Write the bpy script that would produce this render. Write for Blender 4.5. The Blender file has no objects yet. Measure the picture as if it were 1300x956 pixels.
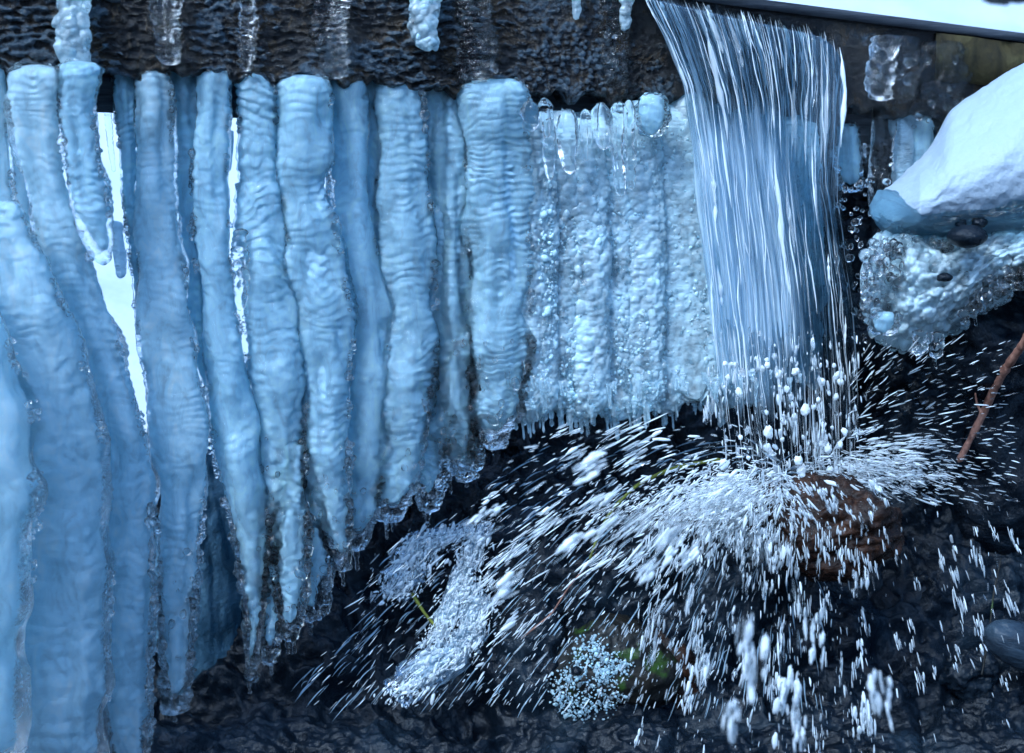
import bpy, math, random
import numpy as np
from mathutils import Vector, Matrix
random.seed(7)
R = math.radians
sc = bpy.context.scene
COL = sc.collection

# ------------------------------------------------------------------ camera
FL = 50.0; F = 1300 * FL / 36.0; CX, CY = 650.0, 478.0; PITCH = R(10)
CAM = np.array([0.0, -2.2, 0.0])
cp, sp = math.cos(PITCH), math.sin(PITCH)
def P(px, py, y):
    """world point on the sight line of a photograph pixel, at world depth y"""
    px = np.asarray(px, float); py = np.asarray(py, float); y = np.asarray(y, float)
    a = (px - CX) / F; b = -(py - CY) / F
    dx = a; dy = cp + b * sp; dz = -sp + b * cp
    t = (y - CAM[1]) / dy
    return np.stack(np.broadcast_arrays(CAM[0] + dx * t, y + 0 * t, CAM[2] + dz * t), -1)
def U(y): return (np.asarray(y, float) + 2.2) / F      # metres per photo pixel at depth y
cam = bpy.data.objects.new('camera', bpy.data.cameras.new('camera'))
COL.objects.link(cam); cam.location = CAM; cam.rotation_euler = (R(90) - PITCH, 0, 0)
cam.data.lens = FL; cam.data.sensor_width = 36; cam.data.clip_start = .02; cam.data.clip_end = 500
cam.data.dof.use_dof = True; cam.data.dof.focus_distance = 2.22; cam.data.dof.aperture_fstop = 3.2
sc.camera = cam

# ------------------------------------------------------------------ noise
def _h(ix, iy, iz, s):
    h = (ix.astype(np.int64) * 374761393 + iy.astype(np.int64) * 668265263 + iz.astype(np.int64) * 2147483647 + int(s) * 1274126177) & 0xffffffff
    h = ((h ^ (h >> 13)) * 1274126177) & 0xffffffff
    h = ((h ^ (h >> 16)) * 2246822519) & 0xffffffff
    h ^= h >> 15
    return (h & 0xffffff) / float(0x1000000)
def vn(x, y, z, s=0):
    x, y, z = np.broadcast_arrays(np.asarray(x, float), np.asarray(y, float), np.asarray(z, float))
    fx, fy, fz = np.floor(x), np.floor(y), np.floor(z)
    u, v, w = x - fx, y - fy, z - fz
    u = u*u*u*(u*(u*6-15)+10); v = v*v*v*(v*(v*6-15)+10); w = w*w*w*(w*(w*6-15)+10)
    r = 0
    for i in (0, 1):
        for j in (0, 1):
            for k in (0, 1):
                r = r + _h(fx+i, fy+j, fz+k, s) * (u if i else 1-u) * (v if j else 1-v) * (w if k else 1-w)
    return r * 2 - 1
def fbm(x, y, z, s=0, o=4):
    r = 0; a = .55; f = 1
    for k in range(o):
        r = r + a * vn(np.asarray(x)*f, np.asarray(y)*f, np.asarray(z)*f, s + 17*k); a *= .5; f *= 2.03
    return r
def wor(x, y, z, s=0):
    """distance to nearest and second feature point and the cell's random number"""
    x, y, z = np.broadcast_arrays(np.asarray(x, float), np.asarray(y, float), np.asarray(z, float))
    fx, fy, fz = np.floor(x), np.floor(y), np.floor(z)
    f1 = np.full(x.shape, 9.); f2 = f1.copy(); cid = np.zeros(x.shape)
    for i in (-1, 0, 1):
        for j in (-1, 0, 1):
            for k in (-1, 0, 1):
                a, b, c = fx+i, fy+j, fz+k
                h1 = _h(a, b, c, s); h2 = (h1 * 7919.17) % 1.0; h3 = (h1 * 104729.31) % 1.0
                d = (a+h1-x)**2 + (b+h2-y)**2 + (c+h3-z)**2
                m = d < f1
                f2 = np.where(m, f1, np.minimum(f2, d)); cid = np.where(m, h3, cid); f1 = np.where(m, d, f1)
    return np.sqrt(f1), np.sqrt(f2), cid

# ------------------------------------------------------------------ mesh helpers
def mesh(name, V, Q, attrs=None, uv=None, smooth=True):
    V = np.ascontiguousarray(V, np.float32).reshape(-1, 3); Q = np.ascontiguousarray(Q, np.int32).reshape(-1, 4)
    m = bpy.data.meshes.new(name)
    m.vertices.add(len(V)); m.vertices.foreach_set('co', V.ravel())
    m.loops.add(Q.size); m.loops.foreach_set('vertex_index', Q.ravel())
    m.polygons.add(len(Q)); m.polygons.foreach_set('loop_start', np.arange(0, Q.size, 4, dtype=np.int32))
    if smooth: m.polygons.foreach_set('use_smooth', np.ones(len(Q), bool))
    m.update(calc_edges=True)
    for k, a in (attrs or {}).items():
        at = m.attributes.new(k, 'FLOAT', 'POINT'); at.data.foreach_set('value', np.ascontiguousarray(a, np.float32).ravel())
    if uv is not None:
        at = m.attributes.new('flow', 'FLOAT_VECTOR', 'POINT')
        at.data.foreach_set('vector', np.ascontiguousarray(np.concatenate([uv, np.zeros((len(uv), 1))], 1), np.float32).ravel())
    m.validate()
    return m
def link(name, m, mat, parent=None, label=None, cat=None, group=None, kind=None):
    if not isinstance(m, bpy.types.Mesh): m = mesh(name, *m) if isinstance(m, tuple) else mesh(name, **m)
    o = bpy.data.objects.new(name, m); COL.objects.link(o)
    if mat and not m.materials: m.materials.append(mat)
    if parent: o.parent = parent
    tag(o, label, cat, group, kind); return o
def tag(o, label=None, cat=None, group=None, kind=None):
    if label: o['label'] = label
    if cat: o['category'] = cat
    if group: o['group'] = group
    if kind: o['kind'] = kind
    return o
def gridq(n, m, wrap=False):
    i = np.arange(n-1)[:, None]; j = np.arange(m if wrap else m-1)[None, :]; j2 = (j+1) % m
    return np.stack([i*m+j, i*m+j2, (i+1)*m+j2, (i+1)*m+j], -1).reshape(-1, 4)
class Bag:
    """several connected shells gathered into one mesh"""
    def __init__(s): s.V = []; s.Q = []; s.A = []; s.UV = []; s.n = 0
    def add(s, V, Q, a=0., uv=None):
        V = np.asarray(V).reshape(-1, 3); s.V.append(V); s.Q.append(np.asarray(Q)+s.n); s.n += len(V)
        s.A.append(np.broadcast_to(np.asarray(a, float).ravel() if np.ndim(a) else a, (len(V),)))
        s.UV.append(np.zeros((len(V), 2)) if uv is None else uv)
    def mesh(s, name): return mesh(name, np.concatenate(s.V), np.concatenate(s.Q), {'clear': np.concatenate(s.A)}, np.concatenate(s.UV))
def tube(C, r, n=8, flat=1.0):
    """closed tapered tube along points C"""
    C = np.asarray(C, float); r = np.asarray(r, float); T = np.gradient(C, axis=0); T /= np.linalg.norm(T, axis=1)[:, None] + 1e-12
    ref = np.array([0., 1., 0.]) if abs(T[:, 1]).mean() < .8 else np.array([1., 0., 0.])
    A = np.cross(T, ref); A /= np.linalg.norm(A, axis=1)[:, None] + 1e-12; B = np.cross(T, A)
    th = np.arange(n) / n * 2 * np.pi
    V = C[:, None] + r[:, None, None] * (np.cos(th)[None, :, None]*A[:, None] + flat*np.sin(th)[None, :, None]*B[:, None])
    return V.reshape(-1, 3), gridq(len(C), n, True)
def smooth1(a, k):
    if k < 2: return a
    pad = np.concatenate([np.full(k, a[0]), a, np.full(k, a[-1])]); ker = np.hanning(k+2)[1:-1]; ker /= ker.sum()
    return np.convolve(pad, ker, 'same')[k:-k]

# ------------------------------------------------------------------ materials
def newmat(name):
    m = bpy.data.materials.new(name); m.use_nodes = True; nt = m.node_tree; nt.nodes.clear()
    return m, nt, nt.nodes.new('ShaderNodeOutputMaterial')
def nd(nt, t, **k):
    n = nt.nodes.new(t)
    for a, v in k.items():
        if a in n.inputs: n.inputs[a].default_value = v
        else: setattr(n, a, v)
    return n
def noise(nt, scale, detail=4, rough=.6, vec=None, dist=0):
    n = nd(nt, 'ShaderNodeTexNoise'); n.inputs['Scale'].default_value = scale; n.inputs['Detail'].default_value = detail
    n.inputs['Roughness'].default_value = rough; n.inputs['Distortion'].default_value = dist
    if vec is None: vec = nd(nt, 'ShaderNodeTexCoord').outputs['Object']
    nt.links.new(vec, n.inputs['Vector']); return n.outputs['Fac']
def maprange(nt, x, a, b, c, d):
    n = nd(nt, 'ShaderNodeMapRange'); nt.links.new(x, n.inputs['Value'])
    for k, v in zip(('From Min', 'From Max', 'To Min', 'To Max'), (a, b, c, d)): n.inputs[k].default_value = v
    return n.outputs['Result']
def mathn(nt, op, a, b):
    n = nd(nt, 'ShaderNodeMath', operation=op)
    for i, v in enumerate((a, b)):
        if isinstance(v, (int, float)): n.inputs[i].default_value = v
        else: nt.links.new(v, n.inputs[i])
    return n.outputs[0]
def ramp(nt, x, stops):
    n = nd(nt, 'ShaderNodeValToRGB'); e = n.color_ramp.elements
    while len(e) < len(stops): e.new(.5)
    for i, (p, c) in enumerate(stops): e[i].position = p; e[i].color = (*c, 1)
    nt.links.new(x, n.inputs['Fac']); return n.outputs['Color']
def bump(nt, h, dist, strength=1.0, base=None):
    n = nd(nt, 'ShaderNodeBump'); n.inputs['Distance'].default_value = dist; n.inputs['Strength'].default_value = strength
    nt.links.new(h, n.inputs['Height'])
    if base is not None: nt.links.new(base, n.inputs['Normal'])
    return n.outputs['Normal']

def ice_mat(name, milky=(.50, .68, .80), clearc=(.66, .85, .96), tr=(.2, .9), rough=(.22, .05), trans=.35, bdist=.0012, coatw=.7):
    m, nt, out = newmat(name); L = nt.links.new
    at = nd(nt, 'ShaderNodeAttribute', attribute_name='clear').outputs['Fac']
    n1 = noise(nt, 28, 5, .65)
    cl = mathn(nt, 'ADD', at, maprange(nt, n1, .38, .68, -.2, .34)); 
    cl = maprange(nt, cl, 0, 1, 0, 1)
    pr = nd(nt, 'ShaderNodeBsdfPrincipled'); pr.inputs['IOR'].default_value = 1.31
    L(ramp(nt, cl, [(0, milky), (1, clearc)]), pr.inputs['Base Color'])
    L(maprange(nt, cl, 0, 1, *tr), pr.inputs['Transmission Weight'])
    L(maprange(nt, cl, 0, 1, *rough), pr.inputs['Roughness'])
    mp = nd(nt, 'ShaderNodeMapping'); mp.inputs['Scale'].default_value = (1, 1, 2.6); L(nd(nt, 'ShaderNodeTexCoord').outputs['Object'], mp.inputs[0])
    wr = noise(nt, 42, 5, .62, mp.outputs[0], .9)
    b = bump(nt, wr, bdist*4.5, 1.0); b = bump(nt, noise(nt, 160, 4, .6), bdist, .8, b); pr.inputs['Coat Weight'].default_value = coatw; pr.inputs['Coat Roughness'].default_value = .06; pr.inputs['Coat IOR'].default_value = 1.45
    L(bump(nt, wr, bdist*7, 1.0), pr.inputs['Coat Normal'])
    L(b, pr.inputs['Normal'])
    tl = nd(nt, 'ShaderNodeBsdfTranslucent'); tl.inputs['Color'].default_value = (milky[0]*1.25, milky[1]*1.15, min(1, milky[2]*1.12), 1); L(b, tl.inputs['Normal'])
    mx = nd(nt, 'ShaderNodeMixShader'); L(maprange(nt, cl, 0, 1, trans, .12), mx.inputs[0]); L(pr.outputs[0], mx.inputs[1]); L(tl.outputs[0], mx.inputs[2])
    L(mx.outputs[0], out.inputs['Surface']); return m
ICE = ice_mat('ice')
ICE_SOFT = ice_mat('cloudy_ice', milky=(.53, .74, .84), rough=(.38, .2), bdist=.0004, coatw=.25)
ICE_BEAD = ice_mat('beaded_ice', milky=(.62, .82, .90), clearc=(.82, .93, .98), tr=(.0, .97), rough=(.12, .02), trans=.25, bdist=.0004)

def shell_mat(name, col, rough, bd):
    m, nt, out = newmat(name); L = nt.links.new
    pr = nd(nt, 'ShaderNodeBsdfPrincipled'); pr.inputs['IOR'].default_value = 1.31; pr.inputs['Base Color'].default_value = (*col, 1); pr.inputs['Transmission Weight'].default_value = 1
    n1 = noise(nt, 24, 4, .6); L(maprange(nt, n1, .4, .7, rough, rough+.22), pr.inputs['Roughness'])
    mp = nd(nt, 'ShaderNodeMapping'); mp.inputs['Scale'].default_value = (1, 1, 2.2); L(nd(nt, 'ShaderNodeTexCoord').outputs['Object'], mp.inputs[0])
    b = bump(nt, noise(nt, 60, 4, .6, mp.outputs[0], .8), bd, 1.0); L(b, pr.inputs['Normal'])
    L(pr.outputs[0], out.inputs['Surface']); return m
SHELL = shell_mat('clear_ice_shell', (.95, .985, 1), .02, .004)
SHELL_BEAD = shell_mat('clear_beaded_ice', (.96, .99, 1), .0, .0015)
DEEP = shell_mat('deep_blue_ice', (.5, .74, .84), .1, .004)
def core_mat(name, col, tw):
    m, nt, out = newmat(name); L = nt.links.new
    mp = nd(nt, 'ShaderNodeMapping'); mp.inputs['Scale'].default_value = (1, 1, .45); L(nd(nt, 'ShaderNodeTexCoord').outputs['Object'], mp.inputs[0])
    n1 = noise(nt, 38, 7, .72, mp.outputs[0], 1.2)
    c_ = ramp(nt, n1, [(.3, tuple(.68*q for q in col)), (.5, col), (.72, tuple(min(.95, 1.3*q) for q in col))])
    df = nd(nt, 'ShaderNodeBsdfDiffuse'); L(c_, df.inputs['Color']); tl = nd(nt, 'ShaderNodeBsdfTranslucent'); L(c_, tl.inputs['Color'])
    mx = nd(nt, 'ShaderNodeMixShader'); mx.inputs[0].default_value = tw; L(df.outputs[0], mx.inputs[1]); L(tl.outputs[0], mx.inputs[2])
    L(mx.outputs[0], out.inputs['Surface']); return m
CORE = core_mat('milky_ice', (.57, .80, .93), .35)
CORE_LIT = core_mat('milky_ice_lit', (.68, .87, .96), .4)  # milky ice with lightened colour, offsetting shade on the left masses
def water_mat(name, streak=True):
    m, nt, out = newmat(name); L = nt.links.new
    fl = nd(nt, 'ShaderNodeAttribute', attribute_name='flow').outputs['Vector']
    def st(sx, sy, s):
        mp = nd(nt, 'ShaderNodeMapping'); mp.inputs['Scale'].default_value = (sx, sy, 1); mp.inputs['Location'].default_value = (s, s*.3, s); L(fl, mp.inputs['Vector'])
        return noise(nt, 1, 3, .6, mp.outputs[0])
    a = st(95, 6, 3); b = st(30, 2.4, 11); c = st(8, 2.0, 23)
    s = mathn(nt, 'ADD', mathn(nt, 'MULTIPLY', a, .45), mathn(nt, 'ADD', mathn(nt, 'MULTIPLY', b, .4), mathn(nt, 'MULTIPLY', c, .3)))
    cl = nd(nt, 'ShaderNodeAttribute', attribute_name='clear').outputs['Fac']    # aeration along the fall
    s = mathn(nt, 'ADD', s, cl)
    white = maprange(nt, s, .60, .80, 0, .85)
    bmp = bump(nt, mathn(nt, 'ADD', a, b), .004, .8)
    tr = nd(nt, 'ShaderNodeBsdfTransparent'); tr.inputs['Color'].default_value = (.86, .93, .97, 1)
    gl = nd(nt, 'ShaderNodeBsdfGlossy'); gl.inputs['Roughness'].default_value = .12; gl.inputs['Color'].default_value = (.9, .95, 1, 1); L(bmp, gl.inputs['Normal'])
    fr = nd(nt, 'ShaderNodeFresnel', IOR=1.33); L(bmp, fr.inputs['Normal'])
    m1 = nd(nt, 'ShaderNodeMixShader'); L(mathn(nt, 'MULTIPLY', fr.outputs[0], 1.6), m1.inputs[0]); L(tr.outputs[0], m1.inputs[1]); L(gl.outputs[0], m1.inputs[2])
    df = nd(nt, 'ShaderNodeBsdfPrincipled'); df.inputs['Base Color'].default_value = (.72, .86, .96, 1); df.inputs['Roughness'].default_value = .2; L(bmp, df.inputs['Normal'])
    tl = nd(nt, 'ShaderNodeBsdfTranslucent'); tl.inputs['Color'].default_value = (.72, .86, .97, 1)
    m3 = nd(nt, 'ShaderNodeMixShader'); m3.inputs[0].default_value = .45; L(df.outputs[0], m3.inputs[1]); L(tl.outputs[0], m3.inputs[2])
    m2 = nd(nt, 'ShaderNodeMixShader'); L(white, m2.inputs[0]); L(m1.outputs[0], m2.inputs[1]); L(m3.outputs[0], m2.inputs[2])
    L(m2.outputs[0], out.inputs['Surface']); return m
WATER = water_mat('falling_water')
def drop_mat(name, col, tr, rough, tlw):
    m, nt, out = newmat(name); L = nt.links.new
    pr = nd(nt, 'ShaderNodeBsdfPrincipled'); pr.inputs['Base Color'].default_value = (*col, 1); pr.inputs['Transmission Weight'].default_value = tr
    pr.inputs['Roughness'].default_value = rough; pr.inputs['IOR'].default_value = 1.33
    tl = nd(nt, 'ShaderNodeBsdfTranslucent'); tl.inputs['Color'].default_value = (*col, 1)
    mx = nd(nt, 'ShaderNodeMixShader'); mx.inputs[0].default_value = tlw; L(pr.outputs[0], mx.inputs[1]); L(tl.outputs[0], mx.inputs[2])
    L(mx.outputs[0], out.inputs['Surface']); return m
def spray_mat(name, lo, hi):
    m, nt, out = newmat(name); L = nt.links.new
    at = nd(nt, 'ShaderNodeAttribute', attribute_name='clear').outputs['Fac']
    pr = nd(nt, 'ShaderNodeBsdfPrincipled'); pr.inputs['Base Color'].default_value = (.93, .97, .99, 1); L(maprange(nt, at, 0, 1, lo, hi), pr.inputs['Transmission Weight'])
    pr.inputs['Roughness'].default_value = .05; pr.inputs['IOR'].default_value = 1.33
    tl = nd(nt, 'ShaderNodeBsdfTranslucent'); tl.inputs['Color'].default_value = (.93, .97, .99, 1)
    mx = nd(nt, 'ShaderNodeMixShader'); L(maprange(nt, at, 0, 1, .4, .0), mx.inputs[0]); L(pr.outputs[0], mx.inputs[1]); L(tl.outputs[0], mx.inputs[2])
    L(mx.outputs[0], out.inputs['Surface']); return m
FOAM = spray_mat('white_water', 0, 1); DROP = drop_mat('water_drop', (.93, .97, 1.0), .8, .04, .1)
STRAND = drop_mat('water_strand', (.72, .86, .97), .5, .1, .3)

def wet(name, stops, scale, rough=(.08, .35), bd=.006, moss=None, stretch=None, coat=.6, tr=0):
    m, nt, out = newmat(name); L = nt.links.new
    vec = None
    if stretch:
        mp = nd(nt, 'ShaderNodeMapping'); mp.inputs['Scale'].default_value = stretch; L(nd(nt, 'ShaderNodeTexCoord').outputs['Object'], mp.inputs[0]); vec = mp.outputs[0]
    n1 = noise(nt, scale, 8, .65, vec, .6); n2 = noise(nt, scale*5, 6, .7, vec)
    col = ramp(nt, n1, stops)
    if moss:
        mk = maprange(nt, noise(nt, moss[1], 4, .6), moss[2], moss[2]+.08, 0, 1)
        mc = nd(nt, 'ShaderNodeMix', data_type='RGBA'); L(mk, mc.inputs[0]); L(col, mc.inputs[6]); mc.inputs[7].default_value = (*moss[0], 1); col = mc.outputs[2]
    pr = nd(nt, 'ShaderNodeBsdfPrincipled'); L(col, pr.inputs['Base Color']); L(maprange(nt, n2, .3, .7, *rough), pr.inputs['Roughness'])
    pr.inputs['Coat Weight'].default_value = coat*.15; pr.inputs['Coat Roughness'].default_value = .05; pr.inputs['Specular IOR Level'].default_value = .15
    b = bump(nt, n1, bd, .9); b = bump(nt, n2, bd*.35, .8, b); L(b, pr.inputs['Normal']); L(b, pr.inputs['Coat Normal'])
    L(pr.outputs[0], out.inputs['Surface']); return m
def beam_mat():
    m, nt, out = newmat('wet_dark_timber'); L = nt.links.new
    n1 = noise(nt, 22, 8, .7, None, .8); n2 = noise(nt, 95, 6, .7)
    col = ramp(nt, n1, [(.3, (.001, .001, .002)), (.5, (.006, .005, .005)), (.62, (.045, .028, .010)), (.75, (.012, .014, .018))])
    at = nd(nt, 'ShaderNodeAttribute', attribute_name='clear').outputs['Fac']
    k = maprange(nt, mathn(nt, 'ADD', at, mathn(nt, 'MULTIPLY', noise(nt, 45, 5, .7), .8)), 1.0, 1.25, 0, .28)
    mc = nd(nt, 'ShaderNodeMix', data_type='RGBA'); L(k, mc.inputs[0]); L(col, mc.inputs[6]); mc.inputs[7].default_value = (.16, .26, .36, 1)  # blue on the crests: thicker ice plus sky highlights put into the colour
    pr = nd(nt, 'ShaderNodeBsdfPrincipled'); L(mc.outputs[2], pr.inputs['Base Color']); pr.inputs['Roughness'].default_value = .16
    pr.inputs['Coat Weight'].default_value = .6; pr.inputs['Coat Roughness'].default_value = .03; pr.inputs['Coat IOR'].default_value = 1.5; pr.inputs['Specular IOR Level'].default_value = .3
    b_ = bump(nt, n1, .02, 1); b_ = bump(nt, n2, .006, 1, b_); L(b_, pr.inputs['Normal']); L(b_, pr.inputs['Coat Normal'])
    L(pr.outputs[0], out.inputs['Surface']); return m
WOOD = beam_mat()
GRAIN = wet('bare_wet_plank', [(.3, (.01, .012, .016)), (.55, (.05, .055, .065)), (.75, (.10, .10, .11))], 9, (.2, .5), .003, stretch=(.6, 1, 12), coat=.4)
MOSSY = wet('mossy_timber', [(.3, (.008, .007, .005)), (.55, (.04, .032, .012)), (.75, (.085, .075, .03))], 16, (.4, .8), .006, coat=.15)
ROCKM = wet('wet_black_rock', [(.25, (.001, .002, .004)), (.5, (.004, .007, .012)), (.68, (.012, .02, .03)), (.8, (.035, .05, .065))], 7, (.06, .35), .016, coat=.8)
BROWNROCK = wet('wet_brown_rock', [(.3, (.003, .002, .002)), (.5, (.016, .008, .005)), (.65, (.045, .02, .01)), (.8, (.14, .08, .045))], 34, (.1, .4), .006, coat=.8)
GREENROCK = wet('mossy_rock', [(.25, (.002, .003, .004)), (.5, (.010, .010, .009)), (.8, (.04, .032, .022))], 9, (.2, .6), .008, moss=((.025, .05, .008), 18, .56), coat=.4)
FROSTROCK = wet('frosted_rock', [(.3, (.02, .045, .07)), (.5, (.06, .12, .18)), (.7, (.16, .27, .36)), (.85, (.3, .45, .55))], 16, (.2, .5), .012, coat=.6)
DARK_HILL = wet('dark_reflection_hill', [(.3, (.004, .008, .006)), (.55, (.015, .025, .018)), (.75, (.05, .06, .055))], .5, (.8, 1), .5, coat=0)  # dark surface of the unseen hills added for contrast in reflections
STONE = wet('smooth_slate', [(.3, (.008, .012, .02)), (.6, (.03, .045, .065)), (.8, (.05, .07, .09))], 7, (.2, .4), .004, stretch=(2, 1, 6), coat=.3)
TWIG = wet('wet_bark', [(.3, (.09, .04, .03)), (.6, (.32, .17, .12)), (.8, (.48, .34, .28))], 60, (.3, .6), .002, coat=.3)
STEM = wet('green_stem', [(.3, (.06, .07, .01)), (.7, (.20, .22, .03))], 40, (.3, .5), .001, coat=.2)
def snow_mat(name, col, sc_, bd):
    m, nt, out = newmat(name); L = nt.links.new
    pr = nd(nt, 'ShaderNodeBsdfPrincipled'); pr.inputs['Base Color'].default_value = (*col, 1); pr.inputs['Roughness'].default_value = .6
    pr.inputs['Subsurface Weight'].default_value = .0
    b = bump(nt, noise(nt, sc_, 8, .6), bd, .6); L(b, pr.inputs['Normal']); L(pr.outputs[0], out.inputs['Surface']); return m
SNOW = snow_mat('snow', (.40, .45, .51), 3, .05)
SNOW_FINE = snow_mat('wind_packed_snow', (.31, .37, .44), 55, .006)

# ------------------------------------------------------------------ world and sun
SUN_EL, SUN_AZ = R(52), R(-138)      # azimuth measured from +Y (behind the ice), towards -X
w = bpy.data.worlds.new('World'); sc.world = w; w.use_nodes = True; nt = w.node_tree
sky = nt.nodes.new('ShaderNodeTexSky'); sky.sky_type = 'NISHITA'; sky.sun_disc = False
sky.sun_elevation = SUN_EL; sky.sun_rotation = SUN_AZ; sky.ozone_density = 1.6; sky.air_density = 1.0; sky.dust_density = 1.5
bg = nt.nodes['Background']; bg.inputs['Strength'].default_value = .15; nt.links.new(sky.outputs[0], bg.inputs['Color'])
sun = bpy.data.objects.new('sun', bpy.data.lights.new('sun', 'SUN')); COL.objects.link(sun)
sun.data.energy = 1.15; sun.data.angle = R(20); sun.data.color = (1, .99, .98)
sd = Vector((math.sin(SUN_AZ)*math.cos(SUN_EL), math.cos(SUN_AZ)*math.cos(SUN_EL), math.sin(SUN_EL)))
sun.rotation_euler = sd.to_track_quat('Z', 'Y').to_euler(); sun.location = (0, 0, 5)

# ------------------------------------------------------------------ beam
YL, YR = -.20, .42
def ends(px_l, py_l, px_r, py_r): return P(px_l, py_l, YL), P(px_r, py_r, YR)
BLp, BRp = ends(-150, 82, 1420, 158); TLp, TRp = ends(-150, -134, 1420, 66)
def yb(px):
    """depth of the beam's front face at a photo column"""
    px = np.asarray(px, float); a = (px - CX) / F / cp
    # x = a*(y+2.2) approx.; line from BLp to BRp in plan
    x0, y0, x1, y1 = BLp[0], BLp[1], BRp[0], BRp[1]; k = (y1-y0)/(x1-x0)
    return (y0 + k*(a*2.2 - x0)) / (1 - k*a)
n_l, n_v = 1150, 190
s = np.linspace(0, 1, n_l)[:, None]; v = np.linspace(0, 1, n_v)[None, :]
pos = (1-s)[..., None]*((1-v)[..., None]*TLp + v[..., None]*BLp) + s[..., None]*((1-v)[..., None]*TRp + v[..., None]*BRp)
along = (BRp-BLp)/np.linalg.norm(BRp-BLp); nrm = np.cross(along, [0, 0, 1.]); nrm /= np.linalg.norm(nrm)      # towards the camera
lx = (pos @ along)*1000; lz = pos[..., 2]*1000    # millimetres
warp = fbm(lx/60, lz/60, 0, 3, 3)*14
iced = np.clip((vn(lx/130, 0, 5, 8)+.9), .25, 1.3)*np.where(lx > (P(1060, 60, yb(1060)) @ along)*1000, .25, 1)
rip = np.abs(((lz + warp + fbm(lx/22, lz/30, 1, 5, 3)*9)/13) % 1 - .5)*2
w1, w2, cid = wor(lx/17, lz/8.5, 0, 4)
disp = (rip*3.6 + np.sqrt(np.clip(1-(w1/.8)**2, 0, 1))*5.0*cid + fbm(lx/9, lz/7, 2, 9, 4)*3.4)*iced + fbm(lx/90, lz/50, 0, 21, 3)*6
bead = 1/(1+np.exp(-(lx-(P(660, 60, yb(660)) @ along)*1000)/18))*1/(1+np.exp(((lx-(P(850, 60, yb(850)) @ along)*1000))/18))
w1, w2, cid = wor(lx/8, lz/8, 3, 14)
disp = disp*(1-.6*bead) + bead*np.sqrt(np.clip(1-(w1/.75)**2, 0, 1))*4.5*(.4+cid)*np.clip(.3+v*1.1, 0, 1)
hgt = np.clip(.5 + (disp-disp.mean())/(disp.std()*5) + vn(lx/55, lz/160, 0, 55)*.18, 0, 1)
edge = np.minimum(1, np.minimum(v, 1-v)*18)**.5
front = pos + nrm*((disp*.001)*1.0 + (edge-1)*.012)[..., None] 
front[..., 2] += (fbm(lx/24, 0, 3, 77, 4)*.017 - .002)*np.clip((v-.8)/.2, 0, 1)**1.5
# close the section: bottom, back and top
TH = .15
loop = [front, (front[:, -1:] - nrm*.02 + np.array([0, 0, .002])), (pos[:, -1:] - nrm*TH), (pos[:, :1] - nrm*TH), (pos[:, :1] - nrm*.02)]
V = np.concatenate(loop, 1); m_ = V.shape[1]
Q = gridq(n_l, m_, True)
beam = link('timber_beam', mesh('timber_beam', V, Q, {'clear': np.concatenate([hgt, np.full((n_l, m_-n_v), .2)], 1)}), WOOD, label='dark wet timber beam glazed with rippled ice, running across the top of the ice', cat='beam')
# bare plank tucked behind the lower edge
def boxpts(A, B, up0, up1, d0, d1, nseg=160, amp=.0015, seed=5):
    s = np.linspace(0, 1, nseg)[:, None]; base = A*(1-s)+B*s
    ring = []
    prof = [(d0, up0), (d0, (up0+up1)/2), (d0, up1), (d1, up1), (d1, up0)]
    pr = np.array(prof); base = base[:, None, :] - nrm*pr[None, :, 0, None] + np.array([0, 0, 1.])*pr[None, :, 1, None]
    base += nrm*(fbm(base[..., 0]*30, 0, base[..., 2]*120, seed, 3)*amp)[..., None]
    return base.reshape(-1, 3), gridq(nseg, 5, True)
V, Q = boxpts(BLp, BRp, -.052, .03, .05, .10)
link('plank', mesh('plank', V, Q), GRAIN, parent=beam, label='bare grained plank under the beam, seen between the ice columns')
# mossy snow-free end on the right and the thin pale cap board
A_ = P(1205, 50, 0); 
V, Q = boxpts(TLp*(1-.81)+TRp*.81, TRp, -.085, -.008, -.012, .02, 120, .01, 9)
link('moss_patch', mesh('moss_patch', V, Q), MOSSY, parent=beam, label='yellow-green mossy end of the beam')
V, Q = boxpts(TLp, TRp, -.004, .010, -.012, .16, 300, .001, 19)
link('cap_board', mesh('cap_board', V, Q), GRAIN, parent=beam, label='thin grey edge along the top of the beam')

def unitdrop(seed, nth=10, nph=9, rough=.22, feather=0.):
    th = np.arange(nth)/nth*2*np.pi; ph = np.linspace(.02, np.pi-.02, nph); T_, H_ = np.meshgrid(th, ph)
    x = np.sin(H_)*np.cos(T_); y_ = np.sin(H_)*np.sin(T_); z = np.cos(H_); d = 1+fbm(x*1.3+seed, y_*1.3, z*1.3, seed, 2)*rough*2
    x = x*(.75+.25*np.abs(np.sin(H_))); y_ = y_*(.75+.25*np.abs(np.sin(H_)))
    if feather:
        d = d*(1+feather*.5*vn(x*4+seed, y_*4, z*.7, seed+2)); z = z + feather*vn(x*3.2, y_*3.2, seed, 5)*.7*(1-.4*np.abs(z))
        x = x + feather*vn(z*1.6, seed, 0, 7)*.35
    return np.stack([x*d, y_*d, z*d], -1).reshape(-1, 3), gridq(nph, nth, True)
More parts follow.
